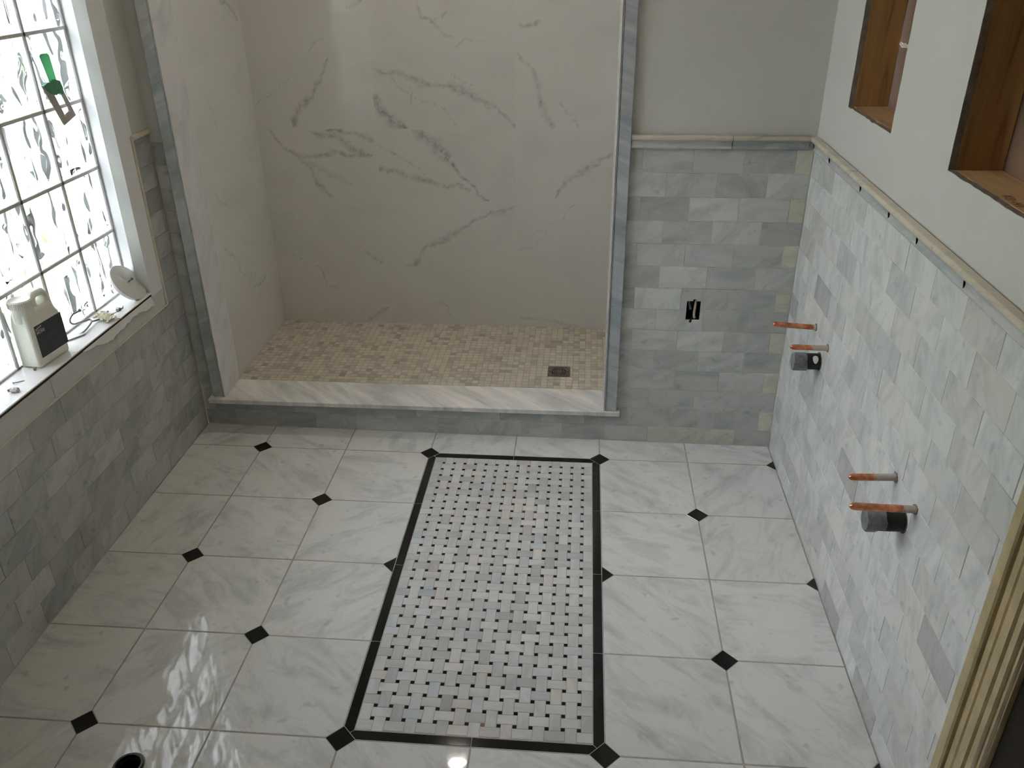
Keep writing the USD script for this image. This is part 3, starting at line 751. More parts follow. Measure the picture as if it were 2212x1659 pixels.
def vein_field(uv, veins, cell):
    x0, z0, x1, z1 = cell
    p = uv.copy()
    q = np.stack([uv[:, 0], uv[:, 1], uv[:, 0] * 0], 1)
    p[:, 0] += (meshkit.fbm(q * 26, 4, 1) - .5) * .028 + (meshkit.fbm(q * 95, 2, 2) - .5) * .010
    p[:, 1] += (meshkit.fbm(q * 26, 4, 3) - .5) * .028 + (meshkit.fbm(q * 95, 2, 4) - .5) * .010
    nz = meshkit.fbm(q * 60, 3, 6)
    out = np.zeros(len(uv))
    for w, a, pl in veins:
        pl = np.array(pl)
        c = pl.mean(0)
        if not (x0 - .02 < c[0] < x1 + .02 and z0 - .02 < c[1] < z1 + .02): continue
        L = np.r_[0, np.cumsum(np.linalg.norm(np.diff(pl, axis=0), axis=1))]
        d = np.full(len(uv), 9.0); s = np.zeros(len(uv))
        for k in range(len(pl) - 1):
            dk, t = seg_dist(p, pl[k], pl[k + 1])
            better = dk < d
            d = np.where(better, dk, d); s = np.where(better, (L[k] + t * (L[k + 1] - L[k])) / L[-1], s)
        taper = np.clip(np.minimum(s, 1 - s) * 6 + .35, 0, 1)
        ww = w * taper * (.55 + .9 * meshkit.noise(q * 11, 9))
        band = np.exp(-(d / ww) ** 2) * (.28 + .6 * np.clip((nz - .38) * 3.2, 0, 1))
        edge = np.exp(-((d - ww * .85) / (.0016 + .08 * w)) ** 2) * (.25 + nz * .8) * (.8 if w > .004 else .2)
        core = np.exp(-(d / (.0014 + .10 * w)) ** 2) * (.5 + nz * .6)
        out = np.maximum(out, 1.25 * a * np.maximum(np.maximum(band * (1 if w > .003 else .5), core), edge * .8))
    big = np.clip((meshkit.fbm(q * np.array([5, 7, 1]), 3, 12) - .55) * .5, 0, .08)
    return np.clip(out + big, 0, 1)
def big_tile(a, b, z0, z1, frame, parent, veins, step, tint):
    g = .0004; c = .0003
    ua, ub, va, vb = a + g, b - g, z0 + g, z1 - g
    nu, nv = max(3, int((ub - ua) / step) + 1), max(3, int((vb - va) / step) + 1)
    U, Vv = np.meshgrid(np.r_[ua, np.linspace(ua + c, ub - c, nu), ub], np.r_[va, np.linspace(va + c, vb - c, nv), vb], indexing='ij')
    nu += 2; nv += 2
    D = np.zeros_like(U); D[0] = D[-1] = -c; D[:, 0] = D[:, -1] = -c
    V = frame(U.ravel(), Vv.ravel(), D.ravel()); uv = np.stack([U.ravel(), Vv.ravel()], 1)
    i, j = np.meshgrid(np.arange(nu - 1), np.arange(nv - 1), indexing='ij'); q = (i * nv + j).ravel()
    F = np.vstack([np.stack([q, q + nv, q + nv + 1], 1), np.stack([q, q + nv + 1, q + 1], 1)])
    rimq = [i * nv for i in range(nu)] + [(nu - 1) * nv + j for j in range(1, nv)] + [i * nv + nv - 1 for i in range(nu - 2, -1, -1)] + [j for j in range(nv - 2, 0, -1)]
    k = len(V); rq = np.array(rimq)
    Vb = frame(uv[rq, 0], uv[rq, 1], np.full(len(rq), -.008)); V = np.vstack([V, Vb]); m = len(rq)
    idx = np.arange(m); nx = (idx + 1) % m
    F = np.vstack([F, np.stack([rq[idx], k + idx, k + nx], 1), np.stack([rq[idx], k + nx, rq[nx]], 1)])
    uvb = np.vstack([uv, uv[rq]])
    ve = vein_field(uvb, veins, (a, z0, b, z1))
    obj('large_tile', (V, F), M_PORC, parent, uv=uvb + 3.0, tint=tint, extra=ve)
ptint = np.array([.79, .785, .76])
sr = thing('wall_shower_rear', 'shower rear wall of large glossy white tiles with grey marble veins', 'wall', kind='structure')
obj('grout_bed', bx((-1.0, YR + .0002, -.1), (XSR + .08, YR + .05, 2.44)), mat_plain('grout_big', (.84, .82, .78), .8), sr)
for a, b in zip(TX, TX[1:]):
    for z0, z1 in zip(TZ, TZ[1:]):
        big_tile(a, b, z0, z1, F_SREAR, sr, VEINS, .0055 if z0 < 1.5 else .012, ptint * RNG.normal(1, .008))
sl = thing('wall_shower_left', 'shower left side wall of large glossy veined tiles', 'wall', kind='structure')
obj('grout_bed', bx((XSL - .05, float(yb(-.8)) + .04, -.1), (XSL - .0002, YR + .05, 2.44)), LK + 'grout_big', sl)
for a, b in ((.17, .50), (.50, YR)):
    for z0, z1 in zip(TZ, TZ[1:]):
        big_tile(a, b, z0, z1, F_SLEFT, sl, VEINS_L, .0065 if z0 < 1.5 else .02, ptint * RNG.normal(1, .008))
srr = thing('wall_shower_right', 'shower right side wall of large tiles, mostly hidden behind the jamb', 'wall', kind='structure')
obj('grout_bed', bx((XSR + .0002, float(yb(.7)) + .037, -.1), (XSR + .06, YR + .05, 2.44)), LK + 'grout_big', srr)
for a, b in ((-YR, -.50), (-.50, -.17)):
    for z0, z1 in zip(TZ, TZ[1:]):
        big_tile(a, b, z0, z1, F_SRIGHT, srr, VEINS_R, .02, ptint)
# shower floor mosaic
DRC, DRS = (.4435, .6322), .0465
sf = thing('floor_shower', 'shower floor of small beige and grey stone mosaic squares', 'floor', kind='structure')
CAPB = .281
sreg = sbox(XSL, .17, XSR, YR)
V, F_, _ = extrude(sreg.difference(Point(DRC).buffer(DRS * .8, 16)), F_SFLOOR, -.09, -.0009)
obj('grout_bed', (V, F_), M_GROUT_SHOWER, sf)
sq = []
PM = .02565
drain_sq = sbox(DRC[0] - DRS, DRC[1] - DRS, DRC[0] + DRS, DRC[1] + DRS)
for i in range(int((XSR - XSL) / PM) + 1):
    for j in range(int((YR - .25) / PM) + 1):
        x, y = XSL + .002 + i * PM, .25 + j * PM
        p = sbox(x, y, min(x + PM - .0022, XSR - .001), min(y + PM - .0022, YR - .001)).difference(drain_sq.buffer(.001))
        for g in polys(p):
            if g.area > 2e-5: sq.append((math.hypot(x - .52, y + 2.5), g))
sq.sort(key=lambda s: s[0])
def peb():
    t = RNG.choice([RNG.normal(.72, .03), RNG.normal(.61, .035), RNG.normal(.50, .03)], p=[.66, .24, .10])
    return (t * 1.0, t * .93, t * .79)
for _, g in sq[:300]:
    put_tile('mosaic_tile', g, F_SFLOOR, M_PEBBLE, sf, peb(), ang=RNG.uniform(0, 3), c=.0006, tilt=.006)
stuff('mosaic_tiles_far', [(g, RNG.uniform(0, 3)) for _, g in sq[300:]], F_SFLOOR, M_PEBBLE, sf, [peb() for _ in sq[300:]], c=.0006, tilt=.006)
# curb and marble jambs
curb = thing('shower_curb', 'low tiled shower curb topped with a veined marble threshold slab', 'curb', kind='structure')
obj('curb_core', bx((XSL, float(yb(XSL)) + .034, -.05), (XSR, CAPB - .006, .107)), M_MUD, curb)
cm = cbox((-.843, .1135, .108), (.676, CAPB, .1270), .0022)
cv, cf, _ = meshkit.arrays(cm)
obj('threshold_slab', (cv, cf), M_SLAB, curb, uv=spin(cv[:, :2], math.radians(-48), np.array([3.3, 1.2])), tint=(.90, .87, .83))
def jamb(label, x0, x1, xi0, xi1, yf, yl):
    t = thing('trim', label, 'jamb', kind='structure') if False else None
trimL = thing('trim_3', 'tall pale marble jamb on the left side of the shower opening', 'jamb', kind='structure')
def slab(name, lo, hi, parent, tn, ang, c=.0018, material=None):
    v, f, _ = meshkit.arrays(cbox(lo, hi, c))
    uv = np.stack([v[:, 0] + v[:, 1], v[:, 2]], 1)
    obj(name, (v, f), material or M_SLAB, parent, uv=spin(uv, ang, RNG.uniform(-5, 5, 2)), tint=tn)
ZJ = 2.12
slab('face_slab', (JL0, .1345, .1272), (-.7935, .165, ZJ), trimL, (.60, .635, .645), 1.1)
slab('lining_edge', (-.7925, .1330, .1272), (-.7888, .165, ZJ), trimL, (.60, .615, .61), .4, .0010)
slab('lining_slab', (-.7878, .1320, .1272), (JL1, CAPB, ZJ), trimL, (.76, .75, .75), .6, .0010, M_LINING)
obj('jamb_core', bx((JL0 + .002, .166, .107), (-.789, CAPB - .003, ZJ)), M_GROUT_WALL, trimL)
obj('jamb_return', bx((XSL - .002, CAPB - .03, .0), (-.789, CAPB - .004, ZJ)), M_PAINT, trimL)
trimR = thing('trim_4', 'tall grey marble jamb on the right side of the shower opening', 'jamb', kind='structure')
slab('face_slab', (.6245, .1190, .1272), (JR1, .150, ZJ), trimR, (.50, .53, .55), -1.15)
slab('lining_edge', (.6208, .1175, .1272), (.6236, .150, ZJ), trimR, (.60, .615, .61), .4, .0009)
slab('lining_slab', (JR0, .1165, .1272), (.6200, CAPB, ZJ), trimR, (.66, .67, .67), .6, .0009, M_LINING)
obj('jamb_core', bx((.6215, .151, .107), (JR1 - .014, CAPB - .003, ZJ)), M_GROUT_WALL, trimR)
obj('jamb_return', bx((.6215, CAPB - .03, .0), (XSR + .02, CAPB - .004, ZJ)), M_PAINT, trimR)

# shower drain
dr = thing('shower_drain', 'square metal shower drain grate with a round slotted pattern', 'drain', loc=(DRC[0], DRC[1], ZSF))
plate = drain_sq.buffer(-.001, join_style='mitre')
cut = []
C = Point(DRC)
for r0, r1 in ((.0355, .0405), (.0255, .0305), (.0155, .0205)):
    a = C.buffer(r1, 32).difference(C.buffer(r0, 32))
    for s in range(2):
        sp = LineString([(DRC[0] - .06 * math.cos(s * math.pi / 2), DRC[1] - .06 * math.sin(s * math.pi / 2)), (DRC[0] + .06 * math.cos(s * math.pi / 2), DRC[1] + .06 * math.sin(s * math.pi / 2))]).buffer(.0042)
        a = a.difference(sp)
    cut.append(a)
for r in (.038, .028, .018, .009):
    for s in range(4):
        cut.append(Point(DRC[0] + r * math.cos(s * math.pi / 2), DRC[1] + r * math.sin(s * math.pi / 2)).buffer(.0026, 8))
for g in polys(plate.difference(unary_union(cut))):
    V, F_, _ = extrude(g, F_SFLOOR, -.002, .0012); obj('grate', (V, F_), M_DRAIN, dr)
V, F_, _ = extrude(plate.buffer(.0009, join_style='mitre').difference(plate.buffer(-.0006)), F_SFLOOR, -.004, .0004); obj('frame', (V, F_), M_DRAIN, dr)
obj('drain_cup', tube([(DRC[0], DRC[1], ZSF - .005), (DRC[0], DRC[1], ZSF - .035)], .0365, 24, True), M_HOLE, dr)
# valve stub on the shower's right wall
vs = thing('pipe_stub', 'dark round pipe stub just inside the right marble jamb of the shower', 'pipe stub', loc=(XSR, .60, 1.213))
obj('pipe', tube([(XSR - .0005, .60, 1.213), (.640, .60, 1.213)], .0115, 16), mat_plain('dark_bronze', (.03, .028, .026), .4, metallic=.6), vs, smooth=40)
obj('cap', tube([(.6405, .60, 1.213), (.637, .60, 1.213), (.632, .60, 1.213), (.6305, .60, 1.213)], [.0145, .0150, .0145, .0110], 16), LK + 'dark_bronze', vs, smooth=50)

# ---------------------------------------------------------------- plumbing on the right wall
def copper(name_label, y, z, tip, tip_dz, smear, k):
    t = thing('copper_pipe', name_label, 'copper pipe', loc=(XR, y, z), group='copper pipe stubs on the right wall')
    L = XR - tip
    s = np.r_[0, np.linspace(.004, L - .016, 6), L - .012, L - .009, L - .006, L - .003, L - .0008, L]
    r = np.r_[.0079, np.full(6, .0079), .0079, .0076, .0067, .0049, .0024, .0004]
    p = [(XR - a, y, z + tip_dz * a / L) for a in s]
    obj('pipe', tube(p, r, 20), mat_copper('copper%d' % k, smear), t, smooth=50)
    rg = np.random.default_rng(k)
    ringp = []
    an = np.linspace(0, 2 * math.pi, 25)
    ro = .0112 + rg.normal(0, .0008, 25); ro[-1] = ro[0]
    poly = Polygon([(-y + a * math.cos(q), z + a * math.sin(q)) for a, q in zip(ro, an)]).buffer(0).difference(Point(-y, z).buffer(.0081, 20))
    for g in polys(poly):
        V, F_, _ = extrude(g, F_RIGHT, -.004, .0022); obj('hole_rim', (V, F_), mat_plain('rim%d' % k, (.20, .17, .13), .9), t)
    return t
copper('copper pipe stub farthest from the door, highest of the far pair', -.1949, .6096, 1.086, .008, -.012, 1)
copper('copper pipe stub just above the far taped drain stub, thinset smeared near the wall', -.333, .608, 1.109, .001, -.045, 2)
copper('upper copper pipe stub of the near pair, reddish tip and grey smeared base', -.9366, .586, 1.113, -.004, -.048, 3)
copper('bright orange copper pipe stub directly over the near taped drain stub', -1.0567, .589, 1.081, .002, -.028, 4)
def drain_stub(label, y, z, tip, k):
    t = thing('drain_stub', label, 'drain pipe', loc=(XR, y, z), group='taped drain stubs on the right wall')
    r = .0238
    obj('pipe', tube([(XR - .0005, y, z), (XR - .002, y, z), (tip + .006, y, z), (tip + .004, y, z)], [r, r, r, r - .002], 32), M_ABS, t, smooth=50)
    rg = np.random.default_rng(40 + k); n = 48
    an = np.arange(n) * 2 * math.pi / n
    mid = (XR + tip) / 2
    edge = mid - .004 + .006 * meshkit.fbm(np.stack([np.cos(an) * 3, np.sin(an) * 3, an * 0 + k], 1), 3, k) + np.where((an > 3.6) & (an < 4.6), -.014 if k == 2 else .004, 0)
    rr = r + .0009 + .0012 * meshkit.fbm(np.stack([np.cos(an) * 4, np.sin(an) * 4, an * 0 + 5], 1), 2, k)
    rr = rr + np.where((an > 4.2) & (an < 5.0), .0022, 0)
    V, F = [], []
    prof = [(tip - .0005, .15), (tip - .001, .9), (tip + .0025, 1.0), (tip + .014, 1.0), (None, 1.0), (None, .962)]
    for a, s in prof:
        x = edge if a is None else np.full(n, a)
        V.append(np.stack([x, y + rr * s * np.cos(an), z + rr * s * np.sin(an)], 1))
    V = np.vstack(V)
    for i in range(len(prof) - 1):
        for q in range(n):
            a, b = i * n + q, i * n + (q + 1) % n
            F += [(a, b, b + n), (a, b + n, a + n)]
    V = np.vstack([V, [tip - .0005, y, z]])
    for q in range(n): F.append((len(V) - 1, (q + 1) % n, q))
    tp = obj('tape_wrap', (V, np.array(F)), M_DUCT, t, smooth=40, label='grey duct tape wrapped over the open end')
    if k == 1:
        a0 = np.linspace(1.2, 2.2, 9); pts = []
        bl = trimesh.creation.icosphere(2, 1.0)
        bv = bl.vertices * np.array([.008, .006, .012]) + np.array([XR - .016, y - .014, z + .014])
        rad = np.stack([bv[:, 1] - y, bv[:, 2] - z], 1); l = np.linalg.norm(rad, axis=1, keepdims=True)
        rad = rad / l * np.clip(l, r + .0002, r + .0012); bv[:, 1:] = rad + np.array([y, z])
        obj('plaster_blob', (bv, bl.faces), M_PAPER, t, smooth=True, label='white plaster smear on the black pipe')
    poly = Point(-y, z).buffer(r + .003, 24).difference(Point(-y, z).buffer(r + .0003, 24))
    V, F_, _ = extrude(poly, F_RIGHT, -.004, .0012); obj('hole_rim', (V, F_), mat_plain('drim%d' % k, (.10, .09, .075), .9), t)
drain_stub('black drain stub capped with grey duct tape, white smear on it, near the shower', -.2764, .5387, 1.139, 1)
drain_stub('black drain stub capped with grey duct tape under the brightest copper pipe', -1.0147, .5294, 1.136, 2)
# black floor pipe at lower left
fp = thing('floor_pipe', 'round black open drain pipe in the floor at the bottom left', 'floor drain', loc=(-.4495, -1.327, 0))
def lathe(c, prof, n=40):
    an = np.arange(n) * 2 * math.pi / n; V = []; F = []
    for r, z in prof: V.append(np.stack([c[0] + r * np.cos(an), c[1] + r * np.sin(an), np.full(n, c[2] + z)], 1))
    for i in range(len(prof) - 1):
        for q in range(n):
            a, b = i * n + q, i * n + (q + 1) % n
            F += [(a, b, b + n), (a, b + n, a + n)]
    return np.vstack(V), np.array(F)
obj('pipe_ring', lathe((-.4495, -1.327, 0), [(.0325, -.08), (.0325, .0035), (.0315, .005), (.0275, .005), (.0262, .0035), (.0262, -.003), (.0232, -.006), (.0232, -.08)]), M_ABS, fp, smooth=35)
obj('pipe_bottom', trimesh.creation.cylinder(.0235, .004, sections=32).apply_translation((-.4495, -1.327, -.078)), M_HOLE, fp)
# electrical box
eb = thing('outlet_box', 'open dark electrical box cut into the grey tile with cable ends inside', 'outlet box', loc=(.901, .134, .518))
fw = lambda u, v, d: F_BACK(u, v, d)
outer = sbox(.874, .478, .928, .558)
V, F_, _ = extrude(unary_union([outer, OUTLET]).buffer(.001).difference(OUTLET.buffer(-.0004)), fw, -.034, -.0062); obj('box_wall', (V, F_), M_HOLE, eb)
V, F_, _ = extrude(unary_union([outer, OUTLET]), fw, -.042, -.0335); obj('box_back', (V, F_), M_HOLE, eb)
yb0 = float(yb(.9))
pc = smooth_path([(.913, yb0 + .029, .556), (.909, yb0 + .016, .540), (.9065, yb0 + .009, .522), (.9055, yb0 + .008, .503), (.909, yb0 + .012, .488)], 24)
obj('cable', tube(pc, .0042, 12), M_CABLE, eb, smooth=True, label='cream sheathed cable')
pc = smooth_path([(.884, yb0 + .030, .551), (.886, yb0 + .018, .543), (.890, yb0 + .011, .529), (.8925, yb0 + .010, .520)], 18)
obj('wire_end', tube(pc, np.linspace(.0026, .0040, 18), 10), M_WIRE, eb, smooth=True, label='blue wire end')
obj('ear_screw', trimesh.creation.cylinder(.003, .006, sections=16, transform=trimesh.geometry.align_vectors([0, 0, 1], [0, 1, 0])).apply_translation((.895, yb0 + .012, .4795)), M_ZINC, eb)

# ---------------------------------------------------------------- on the window sill
S0 = WZ0
jug = thing('plastic_jug', 'white plastic jug with moulded handle and black label on the window sill', 'jug', loc=(-.935, -.535, S0))
RJ = rz(-math.radians(5.5))
def JL(p):  # local (x depth toward room, y along sill, z up) -> world
    return (np.asarray(p) @ RJ.T) + np.array([-.942, -.5375, S0])
sph = lambda r, x, y, z, n=20: m3.Manifold.sphere(r, n).translate([x, y, z])
def hullbox(x, y0, y1, z, r): return [sph(r, sx * (x - r), yy, z) for sx in (-1, 1) for yy in (y0 + r, y1 - r)]
hb = m3.Manifold.batch_hull
W2 = .0615
body = hb(hullbox(.0300, -W2, W2, .008, .008) + hullbox(.0305, -W2, W2, .120, .010))
low = hb([m3.Manifold.cube([.046, .108, .004], True).translate([0, 0, .002])] + hullbox(.0300, -W2, W2, .012, .009))
sh = hb(hullbox(.0300, -W2 + .001, W2 - .001, .120, .010) + hullbox(.0265, -W2 + .003, W2 - .012, .146, .011))
nk = m3.Manifold.cylinder(.052, .0285, .0270, 40).translate([0, -.0345, .128])
hp = [(.012, -.0005, .150), (.0115, .000, .176), (.012, .010, .186), (.0125, .040, .184), (.0135, .051, .166), (.015, .055, .140)]
hd = m3.Manifold()
for a, b in zip(hp, hp[1:]):
    hd = hd + hb([sph(a[0] if False else .0095, sx * .006, a[1], a[2]) for sx in (-1, 1)] + [sph(.0095, sx * .006, b[1], b[2]) for sx in (-1, 1)])
rear = hb(hullbox(.024, .036, W2 - .003, .135, .010) + [sph(.0095, sx * .010, .047, .160) for sx in (-1, 1)])
jm = body + low + sh + nk + hd + rear
jm = jm.refine_to_length(.005)
jt = trimesh.Trimesh(*(lambda m: (m.vert_properties[:, :3], m.tri_verts))(jm.to_mesh()), process=True)
trimesh.smoothing.filter_taubin(jt, iterations=10)
obj('body', (JL(jt.vertices), np.array(jt.faces)), M_WHITEPLASTIC, jug, smooth=True)
capm = m3.Manifold.cylinder(.016, .0305, .0300, 48).translate([0, -.0345, .170]) + m3.Manifold.cylinder(.003, .0300, .0270, 48).translate([0, -.0345, .186])
ribs = [m3.Manifold.cylinder(.0145, .0012, .0012, 6).translate([.0302 * math.cos(a), -.0345 + .0302 * math.sin(a), .1705]) for a in np.linspace(0, 2 * math.pi, 40, False)]
capm = capm + m3.Manifold.batch_boolean(ribs, m3.OpType.Add)
v, f, nn = meshkit.arrays(capm)
obj('cap', (JL(v), f), M_WHITEPLASTIC, jug, smooth=35)
def lab(y0, z0, y1, z1, x0, x1):
    v, f, _ = meshkit.arrays(cbox((x0, y0, z0), (x1, y1, z1), .00012)); return JL(v), f
LX = .0306
lbl = obj('label', lab(-.0465, .026, .0605, .1165, LX - .002, LX + .0004), M_LABEL, jug, label='black printed label')
obj('label_edge', lab(.0575, .028, .0608, .100, LX + .0003, LX + .0007), M_RED, lbl)
def txt(s, h, y, z, m, nm, bold=True):
    q = meshkit.text_mesh(s, h, .0003, bold)
    v = q.vertices
    v = np.stack([np.full(len(v), LX + .0004) + v[:, 2], y + v[:, 0], z + v[:, 1]], 1)
    obj(nm, (JL(v), q.faces), m, lbl)
txt('MORE', .0085, -.0445, .0925, M_PRINT, 'lettering')
em = []
for k in range(4):
    em.append(lab(-.044 + k * .0062, .1045 + k * .0012, -.0395 + k * .0062, .1085 + k * .0014, LX + .0003, LX + .0007))
em.append(lab(-.0445, .1025, -.021, .1038, LX + .0003, LX + .0007))
obj('emblem', cat_mesh(*em), M_PRINT, lbl)
rg = np.random.default_rng(8)
fl = []
for row, (ya, yb_) in enumerate(((-.018, .034), (.004, .040))):
    y = ya
    while y < yb_:
        wv = rg.uniform(.002, .006)
        fl.append(lab(y, .0735 + row * .006, y + wv, .0748 + row * .006, LX + .0003, LX + .0006)); y += wv + .0012
obj('small_print', cat_mesh(*fl), M_FAINT, lbl)

# white disc with a bolt, leaning on the window
disc = thing('round_cover_plate', 'round white cover plate with a bolt, leaning in the sill corner', 'cover plate', loc=(-.905, -.083, S0))
nrm = np.array([.785, .038, .62]); nrm /= np.linalg.norm(nrm)
RD = .0655
Td = trimesh.geometry.align_vectors([0, 0, 1], nrm)
cdn = np.array([-.9245, -.0835, S0 + RD * math.sqrt(1 - nrm[2] ** 2) + .001])
def dl(prof, n=64):
    v, f = lathe((0, 0, 0), prof, n); return v @ Td[:3, :3].T + cdn, f
obj('plate', dl([(.0001, -.014), (RD - .003, -.014), (RD, -.008), (RD, -.0015), (RD - .0015, 0), (.0001, 0)]), M_DISC, disc, smooth=28)
obj('bolt', dl([(.0024, .0), (.0024, .016), (.0046, .016), (.0046, .018), (.003, .020), (.0001, .0205)], 16), M_ZINC, disc, smooth=35)

# wire coat hook
hook = thing('coat_hook', 'grey double coat hook lying on the sill between jug and paper scrap', 'hook', loc=(-.935, -.385, S0))
pa = np.array([-.958, -.424]); pb = np.array([-.926, -.372]); dv = (pb - pa) / np.linalg.norm(pb - pa); nv = np.array([dv[1], -dv[0]])
pl = LineString([tuple(pa + dv * .008), tuple(pb - dv * .010)]).buffer(.0125, 12)
fr = lambda u, v, d: np.stack([u, v, S0 + .004 + d], -1)
holes = [Point(*(pa + dv * .012)).buffer(.0017, 8), Point(*(pb - dv * .011)).buffer(.0017, 8)]
V, F_, _ = extrude(pl.difference(unary_union(holes)), fr, -.0038, .0005)
hp_ = obj('back_plate', (V, F_), mat_plain('hook_plate', (.34, .36, .37), .4, metallic=.5), hook)
main = smooth_path([(-.9290, -.3760, S0 + .0045), (-.930, -.355, S0 + .005), (-.932, -.338, S0 + .006), (-.935, -.318, S0 + .008), (-.939, -.304, S0 + .013), (-.943, -.302, S0 + .0150), (-.9445, -.312, S0 + .018), (-.945, -.339, S0 + .024), (-.945, -.368, S0 + .0305), (-.945, -.386, S0 + .038), (-.945, -.393, S0 + .049), (-.945, -.382, S0 + .059), (-.945, -.358, S0 + .0605), (-.945, -.345, S0 + .0595)], 60)
obj('upper_hook', tube(main, .0027, 12), M_STEEL, hook, smooth=True)
obj('ball_tip', trimesh.creation.icosphere(3, .0055).apply_translation((-.945, -.3375, S0 + .0590)), M_STEEL, hook, smooth=True)
low_ = smooth_path([(-.939, -.304, S0 + .0100), (-.936, -.290, S0 + .0060), (-.931, -.272, S0 + .0035), (-.925, -.258, S0 + .0032), (-.921, -.25, S0 + .006)], 20)
obj('lower_hook', tube(low_, .0026, 12), M_STEEL, hook, smooth=True)

# crumpled tape scrap with nails through it
scr = thing('tape_scrap', 'crumpled cream scrap of masking tape with pointed corners on the sill', 'paper scrap', loc=(-.925, -.262, S0))
star = Polygon([(-.972, -.226), (-.948, -.243), (-.935, -.232), (-.918, -.240), (-.890, -.232), (-.898, -.248), (-.885, -.262), (-.868, -.282), (-.893, -.276), (-.886, -.300), (-.884, -.318), (-.902, -.300), (-.922, -.286), (-.950, -.280), (-.940, -.262), (-.952, -.250)])
pts = [p for p in (np.random.default_rng(2).uniform([-.975, -.32], [-.865, -.225], (900, 2))) if star.buffer(-.001).contains(Point(*p))][:160]
bpt = [star.exterior.interpolate(t, True).coords[0] for t in np.linspace(0, 1, 70, False)]
from scipy.spatial import Delaunay
P2 = np.array(bpt + [tuple(p) for p in pts]); tri = Delaunay(P2).simplices
tri = np.array([t for t in tri if star.buffer(1e-5).contains(Point(*P2[t].mean(0)))])
a_, b_, c_ = P2[tri[:, 0]], P2[tri[:, 1]], P2[tri[:, 2]]
w_ = (b_[:, 0] - a_[:, 0]) * (c_[:, 1] - a_[:, 1]) - (b_[:, 1] - a_[:, 1]) * (c_[:, 0] - a_[:, 0]) < 0
tri = np.where(w_[:, None], tri[:, ::-1], tri)
hz = S0 + .0075 + .016 * np.abs(meshkit.fbm(np.c_[P2 * 60, P2[:, :1] * 0], 3, 4) - .5) * 2
hz = np.where(P2[:, 0] > -.883, np.maximum(hz, S0 + .0085), hz)
nP = len(P2)
Vs = np.vstack([np.c_[P2, hz + .0004], np.c_[P2, hz - .0004]])
ed = [(i, (i + 1) % 70) for i in range(70)]
Fs = np.vstack([tri, tri[:, ::-1] + nP, np.array([t for a, b in ed for t in ((a, a + nP, b + nP), (a, b + nP, b))])])
obj('tape_sheet', (Vs, Fs), M_TAPE, scr)
def nail(p, d, L, m, parent, r=.0013):
    d = np.array(d, float); d /= np.linalg.norm(d); p = np.array(p, float)
    s = [0, .0006, .0012, .0013, L - .004, L]
    rr = [r * 2.3, r * 2.5, r * 2.3, r, r, r * .15]
    return tube([p + d * k for k in s], rr, 10)
obj('nail', nail((-.852, -.2855, S0 + .0122), (-.8, .35, -.12), .045, M_RUST, scr), M_RUST, scr, smooth=40, label='rusty brown nail')
obj('nail', nail((-.893, -.231, S0 + .013), (-.35, -.9, -.05), .030, M_ZINC, scr), M_ZINC, scr, smooth=40)
obj('nail', nail((-.938, -.229, S0 + .010), (-.1, -1, -.1), .020, M_ZINC, scr), M_ZINC, scr, smooth=40)
obj('nail', nail((-.928, -.227, S0 + .010), (.1, -1, -.1), .020, M_ZINC, scr), M_ZINC, scr, smooth=40)

# small hardware
an = thing('wall_anchor', 'small grey plastic wall anchor on the sill below the round plate', 'wall anchor', loc=(-.909, -.193, S0))
obj('anchor_body', cbox((-.918, -.202, S0), (-.906, -.190, S0 + .009), .0015), M_ZINC, an)
obj('anchor_wing', tube([(-.9065, -.195, S0 + .004), (-.902, -.188, S0 + .006), (-.899, -.186, S0 + .013)], [.0030, .0026, .0008], 8), M_ZINC, an)
nl = thing('loose_nail', 'thin grey nail lying on the sill left of the jug', 'nail', loc=(-.9414, -.6911, S0))
nm = nail((-.9414, -.6911, S0 + .0034), (.0167, .0215, -.0035), .030, M_ZINC, nl)
nv_ = np.array(nm[0]); nv_[:, 2] = np.maximum(nv_[:, 2], S0 + .0002)
obj('nail_shaft', (nv_, nm[1]), M_ZINC, nl, smooth=40)
sc_ = thing('loose_screw', 'screw head poking out from under the jug on the sill', 'screw', loc=(-.931, -.610, S0))
obj('screw', tube([(-.929, -.613, S0 + .0042), (-.9295, -.6115, S0 + .0042), (-.930, -.610, S0 + .0042), (-.934, -.598, S0 + .0042)], [.0040, .0042, .0018, .0015], 14), M_ZINC, sc_, smooth=40)
ch = thing('plaster_chunk', 'crumbled pale plaster anchor piece at the left edge of the sill', 'plaster chunk', loc=(-.912, -.729, S0))
ic = trimesh.creation.icosphere(3, 1.0)
nzz = meshkit.fbm(ic.vertices * 2.2 + 4, 3, 3)[:, None]
cv_ = ic.vertices * (.65 + .7 * nzz) * np.array([.0135, .0085, .0065]) + np.array([-.911, -.730, S0 + .0058]); cv_[:, 2] = np.maximum(cv_[:, 2], S0)
obj('chunk', (cv_, ic.faces), mat_plain('chunk', (.62, .60, .62), .9), ch)
obj('anchor_sleeve', tube([(-.925, -.737, S0 + .006), (-.917, -.731, S0 + .0075)], .0042, 12), M_ZINC, ch, smooth=40)

